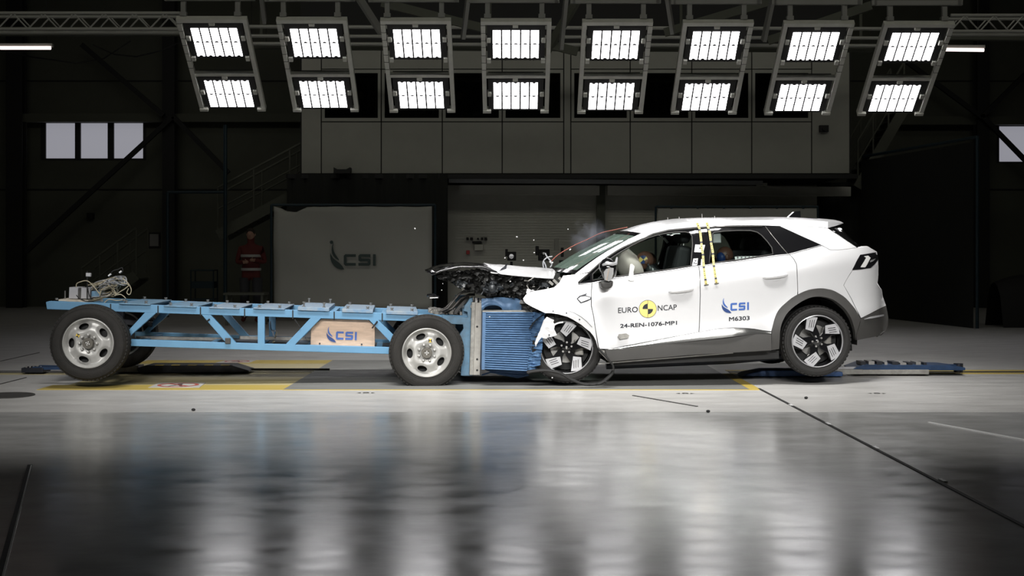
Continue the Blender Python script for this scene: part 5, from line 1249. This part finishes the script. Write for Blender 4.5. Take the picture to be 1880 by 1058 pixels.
# sensor stuck on the door
panel('door_sensor', [(1135, 619), (1137, 614), (1150, 612.5), (1155.5, 616), (1153, 621), (1145, 622), (1139, 623.5)], 'galv', step=4, off=.035, th=.03, mirror=False)
# ---- decals
def lay(name, me, px0, px1, b0, b1, cap, mt, off=.0018, par=None):
    """lay flat mesh (x right, y up) on the door: baseline from (px0,b0) to (px1,b1), cap height in pixels"""
    xs = [v.co.x for v in me.vertices]; ys = [v.co.y for v in me.vertices]; x0, x1, y0, y1 = min(xs), max(xs), min(ys), max(ys)
    vs = []
    for v in me.vertices:
        u = (v.co.x - x0) / (x1 - x0); h = (v.co.y - y0) / (y1 - y0) * cap
        vs.append(wp(px0 + (px1 - px0) * u - h * (b0 - b1) / (px1 - px0) * -1 * .0, b0 + (b1 - b0) * u - h, off))
    return mesh(name, vs, [tuple(p.vertices) for p in me.polygons], M[mt], par or car)
def text(s, px0, px1, b0, b1, cap, mt, bold=0, off=.0018):
    cu = bpy.data.curves.new('t', 'FONT'); cu.body = s; cu.resolution_u = 3; ob = bpy.data.objects.new('t', cu); COL.objects.link(ob)
    bpy.context.view_layer.update(); me = bpy.data.meshes.new_from_object(ob.evaluated_get(bpy.context.evaluated_depsgraph_get()))
    bpy.data.objects.remove(ob)
    if bold:      # heavier strokes: the same outlines laid four times, half a pixel apart
        vs = [tuple(v.co) for v in me.vertices]; fs = [tuple(p.vertices) for p in me.polygons]; n = len(vs); V4, F4 = [], []
        for k, (dx, dy) in enumerate(((0, 0), (bold, 0), (0, bold), (bold, bold))): V4 += [(x + dx, y + dy, 0) for x, y, z in vs]; F4 += [tuple(i + n * k for i in f) for f in fs]
        me = bpy.data.meshes.new('t2'); me.from_pydata(V4, [], F4)
    return lay('lettering', me, px0, px1, b0, b1, cap, mt, off)
text('EURO', 1134.8, 1171, 575.3, 573.2, 10, 'ink', .012); text('NCAP', 1207.6, 1242.5, 571, 569, 10, 'ink', .012)
text('24-REN-1076-MP1', 1138.6, 1243, 602.6, 596.6, 7.4, 'ink', .045); text('M6303', 1338.3, 1376.3, 590.2, 588, 7.8, 'ink', .045)
em = empty('round_emblem', car)
def disc(name, r0, r1, a0, a1, mt, off, n=40):
    vs = []; 
    for k in range(n + 1):
        a = a0 + (a1 - a0) * k / n; vs += [wp(1189.3 + r0 * math.cos(a), 567.5 - r0 * math.sin(a), off), wp(1189.3 + r1 * math.cos(a), 567.5 - r1 * math.sin(a), off)]
    return mesh(name, vs, [(2*k, 2*k+1, 2*k+3, 2*k+2) for k in range(n)], M[mt], em)
disc('outer_ring', 15.6, 16.3, 0, 2*math.pi, 'ink', .0018); disc('yellow_disc', 0.01, 15.6, 0, 2*math.pi, 'lyellow', .0018)
disc('dark_quadrant', .01, 9.6, math.pi/2, math.pi, 'ink', .003, 14); disc('dark_quadrant', .01, 9.6, -math.pi/2, 0, 'ink', .003, 14)
for a, b, c_, d in ((1189.0, 551.5, 1189.6, 558), (1189.0, 577, 1189.6, 583.5)): panel('emblem_line', [(a, b), (c_, b), (c_, d), (a, d)], 'ink', step=4, off=.003, th=.001, mirror=False, par=em)
m = MB(); m2 = MB(); swoosh(m, m2, 0, 0, 18, 0, 0)
def flat_to_door(mb, name, mt, fn2):
    vs = [wp(*fn2(v.x, v.z), .0022 if v.y < .002 else .0015) for v in mb.v]; return mesh(name, vs, mb.f, M[mt], car)
sk = .055
flat_to_door(m, 'emblem_leaf', 'navy', lambda x, z: (1325 + x, 576 - z - x * sk)); flat_to_door(m2, 'emblem_leaf', 'lblue', lambda x, z: (1325 + x, 576 - z - x * sk))
for q in letters_csi(0, 0, 14.2, 0, 12.2): flat_to_door(q, 'emblem_letter', 'lblue', lambda x, z: (1341 + x, 571 - z - x * sk))
# measuring tapes over the side
def tape(pts):
    e = empty('scale_tape', car); tot = 30
    P_ = [lerp_poly(pts, i / tot) for i in range(tot + 1)]
    for i in range(tot):
        (x0, y0), (x1, y1) = P_[i], P_[i+1]; w_ = 2.0
        blk = i % 6 in (3,)
        vs = [wp(x0 - w_, y0 + .4, .014), wp(x0 + w_, y0, .014), wp(x1 + w_, y1, .014), wp(x1 - w_, y1 + .4, .014)]
        mesh('tape_field', vs, [(0, 3, 2, 1)], M['ink' if blk else 'lyellow'], e)
        if not blk:
            xm, ym = (x0 + x1) / 2, (y0 + y1) / 2; q = .9 if i % 2 else .6
            mesh('tape_mark', [wp(xm - q - .4, ym - q, .016), wp(xm + q, ym - q, .016), wp(xm + q, ym + q * .5, .016), wp(xm - q - .4, ym + q * .5, .016)], [(0, 3, 2, 1)], M['ink'], e)
    x, y = pts[-1]; mesh('tape_foot', [wp(x - 4.2, y + .2, .016), wp(x + 4.2, y - 1, .016), wp(x + 4.2, y + .6, .016), wp(x - 4.2, y + 1.8, .016)], [(0, 3, 2, 1)], M['ink'], e)
tape([(1280, 409.5), (1285, 421.6), (1287, 439), (1287.8, 450), (1290.6, 467.6), (1291.4, 482), (1294, 503.5), (1297, 523)])
tape([(1297.8, 408.7), (1303, 427), (1305.7, 447.5), (1308.6, 462), (1310, 482), (1313, 502), (1315.8, 520.5)])
# ---- crushed nose
hn = [(1016, 512), (1004, 511.2), (985, 509.5), (967, 508), (940, 505.5), (925, 503.8), (913.6, 502.3), (907, 501.5), (901, 500.5)]
def hp(px, py): return fc.at(px, py, -.66)
near = [hp(*q) for q in hn]
def hood(s, p, t):
    k = 1 - abs(s) ** 1.8
    return Vector((p.x + .09 * k * (1 - t * 1.2) + .02 * noise.noise((t * 4, s * 3, 1)), p.y * -s, p.z + .085 * k + .015 * k * noise.noise((t * 3, s * 2, 5))))
loft('bonnet', near, hood, 'paint', 24, .012)
fr_ = [(922, 508), (912, 501), (902, 496.5), (890, 492.5), (877, 491), (862, 490.5), (848, 491), (835, 492.5), (822, 495), (811, 498), (802, 501.5), (794, 504.5)]
near2 = [hp(*q) for q in fr_]
def nosef(s, p, t):
    k = 1 - abs(s) ** 2
    return Vector((p.x - .06 * k * t + .01 * noise.noise((t * 9, s * 4, 3)), p.y * -s, p.z + .035 * k + .012 * noise.noise((t * 14, s * 5, 1))))
loft('crumpled_grille', near2, nosef, 'gblack', 22, .02)
panel_fn = lambda x, z: .60
def crush(name, poly, y0, amp, mt, seed, step=5, jit=.03, ang=25):
    V2, F2 = pgrid(poly, [], step); vs = []
    for p in V2:
        n_ = Vector((noise.noise((p.x * .11, p.y * .13, seed)), noise.noise((p.x * .17, p.y * .19, seed + 7)), noise.noise((p.x * .3, p.y * .33, seed + 3))))
        q = fc.at(p.x, p.y, y0); vs.append(q + Vector((n_.y * jit, amp * (n_.x * 1.4 + n_.z * .8), n_.z * jit)))
    return mesh(name, vs, F2, M[mt], car, angle=ang)
M['junk'] = mat('engine_bay', (.012, .012, .011), .55, 0, var=.5, vs=25, bump=.2, bs=50)
M['junk2'] = mat('crushed_plastic', (.05, .055, .06), .3, .1, var=.6, vs=18)
crush('crushed_engine_bay', [(800, 503), (830, 497), (880, 494), (905, 500), (925, 507), (970, 510), (1018, 514), (1026, 520), (1016, 527), (982, 534), (966, 540), (958, 547), (930, 545), (905, 544), (885, 542), (865, 537), (845, 531), (830, 520), (812, 514), (801, 509)], -.62, .06, 'junk', 2, 2.5, .02, 60)
crush('crushed_engine_bay', [(820, 505), (905, 500), (1010, 514), (985, 534), (958, 547), (885, 542), (840, 527)], -.45, .1, 'junk', 12, 4, .03, 50)
m = MB(); a = fc.at(880, 502, 0); b = fc.at(1030, 545, 0); m.box((a.x + .1, -.4, b.z), (b.x - .05, .7, a.z - .02)); m.build('engine_block', M['junk'], car)
crush('lamp_fragment', [(836, 524), (842, 513), (858, 520), (853, 527), (846, 530)], -.76, .03, 'junk2', 4, 3)
crush('crushed_lamp', [(885, 528), (896, 520), (908, 516), (918, 521), (922, 530), (912, 537), (898, 539), (888, 536)], -.74, .06, 'junk2', 6, 3)
random.seed(77)
for k in range(22):
    x = random.uniform(840, 1010); y = random.uniform(508 + (x - 840) * .03, 534); c = fc.at(x, y, -.70 - .03 * random.random())
    A = Matrix.Translation(c) @ Euler((random.uniform(0, 3), random.uniform(0, 3), random.uniform(0, 3))).to_matrix().to_4x4(); m = MB(); t = random.random()
    if t < .4: m.box((-.03, -.003, -.012), (.03, .003, .012), A)
    elif t < .7: m.tube([A @ Vector(v) for v in ((-.07, 0, 0), (0, .02, .015), (.06, 0, -.01))], .006, 6)
    else: m.ball(c, random.uniform(.008, .02), 8, 6)
    m.build('broken_piece', M[random.choice(['junk', 'junk2', 'gblack', 'galv'] if k % 3 == 0 else ['junk', 'junk2', 'gblack'])], car)
m = MB(); c = fc.at(904, 530, -.76); m.lathe([(0, -.02), (.02, -.02), (.04, 0), (.045, .03)], 16, (c.x, -.76, c.z)); m.build('lamp_socket', M['junk2'], car, True)
crush('bracket_piece', [(988, 520), (1004, 519), (1012, 523), (1009, 527), (992, 526)], -.70, .03, 'junk2', 9, 3)
m = MB()
for a, b in (((1016, 514), (1026, 524)), ((1026, 510), (1032, 516)), ((1008, 517), (1015, 523))): m.bar(fc.at(*a, -.72), fc.at(*b, -.72), .03, .025)
m.build('bonnet_hinge', M['galv'], car)
crush('torn_edge', [(966, 537), (968, 532), (972, 534), (978, 531.5), (983, 534), (975, 537), (968, 540)], -.80, .02, 'paint', 3, 3)
crush('bonnet_tear', [(916, 499), (920, 493), (925, 490), (929, 485.5), (933, 484), (931, 488), (929.5, 494), (924, 495.5), (919, 497)], -.70, .01, 'ink', 8, 4, .004)
m = MB(); c = fc.at(975, 562, -.7); m.ball((c.x, -.68, c.z), (.07, .06, .05), 14, 10, Matrix.Rotation(R(30), 3, 'Y')); m.build('crushed_horn', M['junk2'], car, True)
crush('bumper_bracket', [(957, 548), (966, 558), (986, 569), (1004, 577), (1001, 580), (980, 573), (962, 569), (956, 562)], -.74, .03, 'junk', 15, 4)
m = MB(); m.tube([fc.at(1012, 478 - 17, -.3), fc.at(1004, 462, -.3)], .004); 
# torn white bumper corner in front of the wheel
crush('torn_bumper_corner', [(1004, 582), (1011, 585), (1017, 588), (1016, 593), (1019, 596), (1017.5, 604), (1020, 610), (1022, 616), (1015, 617.5), (1008, 619), (1002.5, 623), (998, 621), (994, 619.5), (988.5, 627), (985, 634), (984, 637.6), (982, 630), (984.5, 622), (989, 613), (993, 602), (998, 588)], -.93, .008, 'paint', 20, 4, .004)
m = MB(); m.tube(curve([fc.at(x, y, -.95) for x, y in ((1018, 597), (1022, 594.5), (1028, 592.8), (1034, 592))], 4), .008, 6); m.build('torn_lip', M['white'], car, True)
seam = [(1006, 567), (1015, 566.8), (1028, 567.5), (1042, 570.5), (1055, 575), (1067, 582), (1078, 591), (1087, 601)]
m = MB(); m.tube([wp(x, y, .001) for x, y in seam], .0022, 5); m.build('flange_seam', M['clad'], car)
for x, y in ((1015.5, 571.5), (1040, 575), (1064, 587), (1006.5, 614.5)):
    c = wp(x, y, .003); m = MB(); m.lathe([(0, c.y if x > 1010 else -.965), (.008, c.y if x > 1010 else -.965)], 10, (c.x, 0, c.z)); m.build('clip_hole', M['ink'], car)
lp = [(967, 684), (980, 681.5), (1001, 680), (1023, 683.5), (1034, 688), (1045, 695), (1058, 701), (1073, 705.5), (1096, 705), (1107, 701), (1115, 694.7), (1122, 688), (1125.5, 680.6), (1125, 671), (1120, 664), (1112, 654), (1104, 646), (1099, 640)]
m = MB(); m.ribbon(curve([fc.at(x, y, -.98) for x, y in lp], 5), (0, .05, .012), .018); m.build('torn_arch_trim', M['black'], car, True)
for x, y in ((1125, 680), (1112, 702), (1096, 706), (1083, 707)): m = MB(); m.ball(fc.at(x, y, -1.01), .012, 8, 6); m.build('trim_clip', M['black'], car)
crush('liner_piece', [(1098, 641), (1110, 643), (1117, 664), (1106, 653), (1100, 646)], -.88, .01, 'galv', 30, 5, .006)
crush('wheel_liner', [(1004, 578), (1020, 577), (1045, 584), (1068, 598), (1088, 616), (1097, 640), (1092, 660), (1088, 630), (1075, 608), (1050, 592), (1030, 586), (1010, 584)], -.80, .02, 'black', 31, 5)
# wiring torn up at the scuttle, red cable over the windscreen
m = MB()
for pts in ([(1001, 465), (1004, 471), (1009, 477), (1012, 480)], [(1014, 471), (1008, 472), (1003, 474), (998, 479), (997, 485), (998, 492)], [(998, 480), (1001, 486), (1003, 493)], [(1011, 482), (1013, 486), (1010, 491)]):
    m.tube(curve([fc.at(x, y, -.35) for x, y in pts], 5), .007, 6)
m.build('torn_wiring', M['cable2'], car, True)
for x, y in ((1010.5, 481), (1014, 482.5)): m = MB(); m.ball(fc.at(x, y, -.36), .010, 8, 6); m.build('connector', M['white'], car)
rc = [(1012, 480), (1022, 470), (1034, 462), (1048, 454), (1062, 447), (1078, 440), (1094, 432), (1108, 426.5), (1124, 423), (1138, 420), (1152, 417.5)]
m = MB(); m.tube([Mc @ v for v in curve([fc.at(x, y, -.25) for x, y in rc], 5)], .0045, 6)
tag(m.build('loose_cable', M['cable3'], None, True), 'thin red brown cable arching above the windscreen', 'cable')
# roof fittings
for x, y, h in ((1289, 399.5, 7), (1226, 402.5, 3), (1247, 402, 4), (1312, 399.3, 2.5)):
    a = fc.at(x, y, -.1); m = MB(); m.tube([a - Vector((0, 0, .02)), a + Vector((0, 0, h * .0055))], .005, 6); m.build('roof_stud', M['steel'], car)
# ------------------------------------------------------------------ people and dummies
def figure(name, joints, edges, radii, mt, label, cat='person', Mx=None, root=0, sub=2):
    me = bpy.data.meshes.new(name); me.from_pydata(joints, edges, []); o = bpy.data.objects.new(name, me); COL.objects.link(o)
    me.materials.append(M[mt] if isinstance(mt, str) else mt)
    s = o.modifiers.new('skin', 'SKIN'); s.use_smooth_shade = True
    for i, r in enumerate(radii):
        v = me.skin_vertices[0].data[i]; v.radius = r if isinstance(r, tuple) else (r, r); v.use_root = (i == root)
    b = o.modifiers.new('sub', 'SUBSURF'); b.levels = sub; b.render_levels = sub
    if Mx is not None: o.matrix_world = Mx
    if label: tag(o, label, cat)
    return o
def person(loc, top, label, seated=False, rz=0):
    # facing -Y, arms folded across the chest
    J = [(0, 0, .95), (0, 0, 1.18), (0, 0, 1.38), (0, -.01, 1.5), (0, -.02, 1.60), (0, -.02, 1.74),
         (-.11, 0, .90), (-.12, -.01, .50), (-.13, .01, .09), (-.13, -.16, .04),
         (.11, 0, .90), (.12, -.01, .50), (.13, .01, .09), (.13, -.16, .04),
         (-.20, 0, 1.42), (-.27, .01, 1.15), (-.05, -.20, 1.16), (.20, 0, 1.42), (.27, .01, 1.15), (.06, -.21, 1.20)]
    E = [(0,1),(1,2),(2,3),(3,4),(4,5),(0,6),(6,7),(7,8),(8,9),(0,10),(10,11),(11,12),(12,13),(2,14),(14,15),(15,16),(2,17),(17,18),(18,19)]
    Rr = [(.16,.12),(.15,.11),(.17,.11),.055,.085,.075,.09,.062,.045,.045,.09,.062,.045,.045,.065,.05,.04,.065,.05,.04]
    if seated: J = [(x, y + (-.45 if i in (7, 11) else -.5 if i in (8, 9, 12, 13) else 0), (z - .45 if i not in (7, 8, 9, 11, 12, 13) else (.5 if i in (7, 11) else .08))) for i, (x, y, z) in enumerate(J)]
    Mx = Matrix.Translation(loc) @ Matrix.Rotation(rz, 4, 'Z')
    o = figure('person', J, E, Rr, M['cloth_' + top], label, Mx=Mx)
    h = J[5][2]
    m = MB(); m.ball((0, -.03, h - .055), (.078, .095, .115), 16, 12); m.ball((0, -.13, h - .065), (.014, .02, .022), 6, 5)
    for sx in (-1, 1): m.ball((sx * .03, -.118, h - .03), (.012, .008, .008), 6, 4); m.ball((sx * .08, -.02, h - .05), (.012, .022, .03), 6, 5)
    m.build('face', M['face'], o, True)
    m = MB(); m.ball((0, -.012, h - .02), (.088, .10, .10), 16, 10); m.build('hair', M['hair'], o, True)
    for sx, jj in ((-1, 19), (1, 16)):
        x, y, z = J[jj]; m = MB(); m.ball((x, y - .01, z), (.045, .025, .035), 8, 6)
        for q in range(4): m.tube([(x - .02 * sx, y - .02, z + .02 - .015 * q), (x - (.07 - .005 * q) * sx, y - .03, z + .018 - .015 * q)], .009, 6)
        m.tube([(x, y - .02, z + .03), (x - .02 * sx, y - .03, z + .055)], .01, 6); m.build('hand', M['face'], o, True)
    return o, J
M['cloth_red'] = mat('red_jacket', (.10, .015, .012), .8); M['cloth_dark'] = mat('dark_jacket', (.03, .03, .035), .8)
M['face'] = mat('skin', (.35, .2, .14), .6); M['hair'] = mat('hair', (.02, .015, .01), .8); M['reflex'] = mat('reflective_band', (.35, .35, .33), .4)
p = W(461, 475, 25.2)
o, J = person((p.x, p.y, 0), 'red', 'person in a dark red jacket with pale bands, arms folded, left of the banner')
for z, rx, ry in ((1.02, .195, .15), (1.28, .20, .145)):
    m = MB(); m.lathe([(1.0, z - .025), (1.0, z + .025)], 24, (0, 0, 0), 'z')
    for v in m.v: v.x *= rx; v.y *= ry
    m.build('reflective_band', M['reflex'], o, True)
m = MB()
for sx in (-1, 1): m.tube([(sx * .12, 0, .86), (sx * .13, 0, .1)], [.105, .07], 12)
m.build('trousers', M['cloth_dark'], o, True)
for k, (px, l) in enumerate(((664, 'behind the office window under the second rig'), (843, 'behind the office window between third and fourth rigs'))):
    p = W(px, 200, 27.9); person((p.x, p.y, p.z - .95), 'dark', 'person in dark clothes ' + l, True)
# crash dummies
def dummy(px, py, y, label, child=False, lean=0):
    c = fc.at(px, py, y); s = .82 if child else 1.0
    e = thing('crash_dummy', label, 'crash dummy', M=Mc @ Matrix.Translation(c))
    J = [(0, 0, 0), (.06, 0, -.11), (.16, 0, -.2), (.28, 0, -.42), (.36, 0, -.62), (-.08, 0, -.62), (-.3, .1, -.8), (.14, -.17, -.22), (.05, -.23, -.42), (-.22, -.16, -.40), (.14, .17, -.22), (.05, .23, -.42), (-.22, .16, -.40), (-.08, .12, -.64), (-.08, -.12, -.64), (-.3, -.1, -.8)]
    J = [(x * s, q * s, z * s) for x, q, z in J]
    E = [(0,1),(1,2),(2,3),(3,4),(2,7),(7,8),(8,9),(2,10),(10,11),(11,12),(4,13),(13,6),(4,14),(14,15)]
    E = [(a, b) for a, b in E]; used = sorted({i for x in E for i in x}); mp = {u: i for i, u in enumerate(used)}
    Rr = {0: .05, 1: .05, 2: (.13, .12), 3: (.13, .14), 4: (.14, .13), 6: .06, 7: .06, 8: .05, 9: .035, 10: .06, 11: .05, 12: .035, 13: .08, 14: .08, 15: .06}
    o = figure('body', [J[i] for i in used], [(mp[a], mp[b]) for a, b in E], [tuple(q * s for q in Rr[i]) if isinstance(Rr[i], tuple) else Rr[i] * s for i in used], M['dark'] if child else M['junk2'], None, Mx=None, root=mp[3]); o.parent = e
    r = .080 if not child else .078
    m = MB(); m.ball((0, 0, 0), (r * 1.12, r * .92, r * 1.18), 24, 18)
    for v in m.v:
        if v.x < -.03 and v.z < .0: v.x *= .86
        if v.z < -.04: v.x *= .8; v.y *= .85
    m.ball((-r * 1.08, 0, -.02), (.02, .014, .022), 8, 6)
    for sy in (-1, 1): m.ball((.005, sy * r * .93, -.015), (.02, .008, .028), 8, 6)
    A = Matrix.Rotation(R(lean), 4, 'Y'); m.v = [A @ v for v in m.v]
    h = m.build('head', M['skin'], e, True)
    if not child:
        vs = []; rr = .042
        def on(u, v): y_ = -math.sqrt(max(0, 1 - (u / (r * 1.12)) ** 2 - (v / (r * 1.18)) ** 2)) * r * .92 - .005; return Vector((u, y_, v))
        c0 = (-.028, .008)
        for nm, a0, mt in (('yellow_quadrant', 0, 'lyellow'), ('yellow_quadrant', 180, 'lyellow'), ('blue_quadrant', 90, 'navy'), ('blue_quadrant', 270, 'navy')):
            pts = [on(*c0)] + [on(c0[0] + rr * math.cos(R(a0 - 45 + 90 * k / 6)), c0[1] + rr * math.sin(R(a0 - 45 + 90 * k / 6))) for k in range(7)]
            mesh(nm, pts, [(0, k, k + 1) for k in range(1, 7)], M[mt], e)
        m = MB(); q = on(.02, -.045); m.lathe([(0, q.y - .001), (.010, q.y - .001), (.010, q.y + .004)], 12, (q.x, 0, q.z)); m.build('ear_hole', M['ink'], e)
    else:
        m = MB(); m.ball((-.045, -.01, -.02), (.05, .075, .065), 14, 10); m.build('blue_face_patch', M['navy'], e, True)
    return e
dummy(1184, 478, -.50, 'brown crash test dummy head pressed into the pale airbag at the wheel', lean=12)
dummy(1331, 469, -.40, 'smaller crash test dummy with shiny brown head on the back seat', True)
dummy(1190, 478, .37, 'crash test dummy on the far front seat behind the first one')
# ------------------------------------------------------------------ debris and smoke
random.seed(9)
fl = thing('flying_fragment', 'dark shiny fragment flying left of the barrier below the crumpled nose', 'fragment', loc=tuple(W(795, 543, 12.9)))
m = MB(); m.ball((0, 0, 0), (.065, .03, .022), 10, 6); 
for v in m.v: v.z += .012 * noise.noise(v * 30) - (.01 if v.x > .02 else 0)
m.build('shell', M['gblack'], fl, angle=30); m = MB(); m.bar((-.03, -.02, -.022), (.05, -.02, -.018), .01, .008); m.build('edge', M['white'], fl)
names = [((1043, 421), 'above the smoke left of the windscreen'), ((981, 464), 'over the middle of the bonnet'), ((980, 441), 'high over the bonnet'), ((949, 435), 'left of the smoke over the bonnet'), ((927, 474), 'just left of the bright camera lens'), ((961, 478), 'right of the bright camera lens'), ((1046, 459), 'left of the windscreen edge'), ((1047, 458), 'by the smoke above the windscreen'), ((811, 533), 'below the crumpled nose'), ((813, 521), 'under the black nose edge'), ((937, 517), 'in front of the engine bay'), ((1006, 529), 'by the wing edge'), ((1014, 694), 'under the car next to the torn trim'), ((899, 582), 'on the ribbed barrier face'), ((762, 420), 'high in front of the banner')]
for (px, py), l in names:
    p = W(px, py, 12.7); m = MB(); r = random.uniform(.004, .008); m.ball((0, 0, 0), (r, r * .7, r * .8), 7, 5)
    for v in m.v: v += Vector((random.uniform(-1, 1), 0, random.uniform(-1, 1))) * .002; 
    m.v = [v + p for v in m.v]
    tag(m.build('flying_splinter', M['white']), 'tiny pale splinter flying %s' % l, 'splinter', 'splinters flying from the crash')
p = W(1082, 437, 13.6); m = MB(); m.ball((0, 0, 0), (.26, .22, .24), 20, 14); sm = m.build('smoke', [bpy.data.materials.new('smoke')]); sm.location = p
mt = sm.data.materials[0]; mt.use_nodes = True; nt = mt.node_tree; nt.nodes.remove(nt.nodes['Principled BSDF'])
vo = nt.nodes.new('ShaderNodeVolumePrincipled'); vo.inputs['Color'].default_value = (.8, .85, 1, 1); vo.inputs['Anisotropy'].default_value = .2
tc = nt.nodes.new('ShaderNodeTexCoord'); n = nt.nodes.new('ShaderNodeTexNoise'); n.inputs['Scale'].default_value = 7; n.inputs['Detail'].default_value = 4; nt.links.new(tc.outputs['Object'], n.inputs['Vector'])
ln = nt.nodes.new('ShaderNodeVectorMath'); ln.operation = 'LENGTH'; nt.links.new(tc.outputs['Object'], ln.inputs[0])
mr = nt.nodes.new('ShaderNodeMapRange'); mr.inputs['From Min'].default_value = .0; mr.inputs['From Max'].default_value = .23; mr.inputs['To Min'].default_value = 1; mr.inputs['To Max'].default_value = 0; nt.links.new(ln.outputs['Value'], mr.inputs['Value'])
m1 = nt.nodes.new('ShaderNodeMapRange'); m1.inputs['From Min'].default_value = .46; m1.inputs['From Max'].default_value = .7; m1.inputs['To Max'].default_value = 7.5; nt.links.new(n.outputs['Fac'], m1.inputs['Value'])
mu = nt.nodes.new('ShaderNodeMath'); mu.operation = 'MULTIPLY'; nt.links.new(mr.outputs[0], mu.inputs[0]); nt.links.new(m1.outputs[0], mu.inputs[1]); nt.links.new(mu.outputs[0], vo.inputs['Density'])
nt.links.new(vo.outputs[0], nt.nodes['Material Output'].inputs['Volume'])
tag(sm, 'thin pale puff of smoke over the windscreen', 'smoke', kind='stuff')
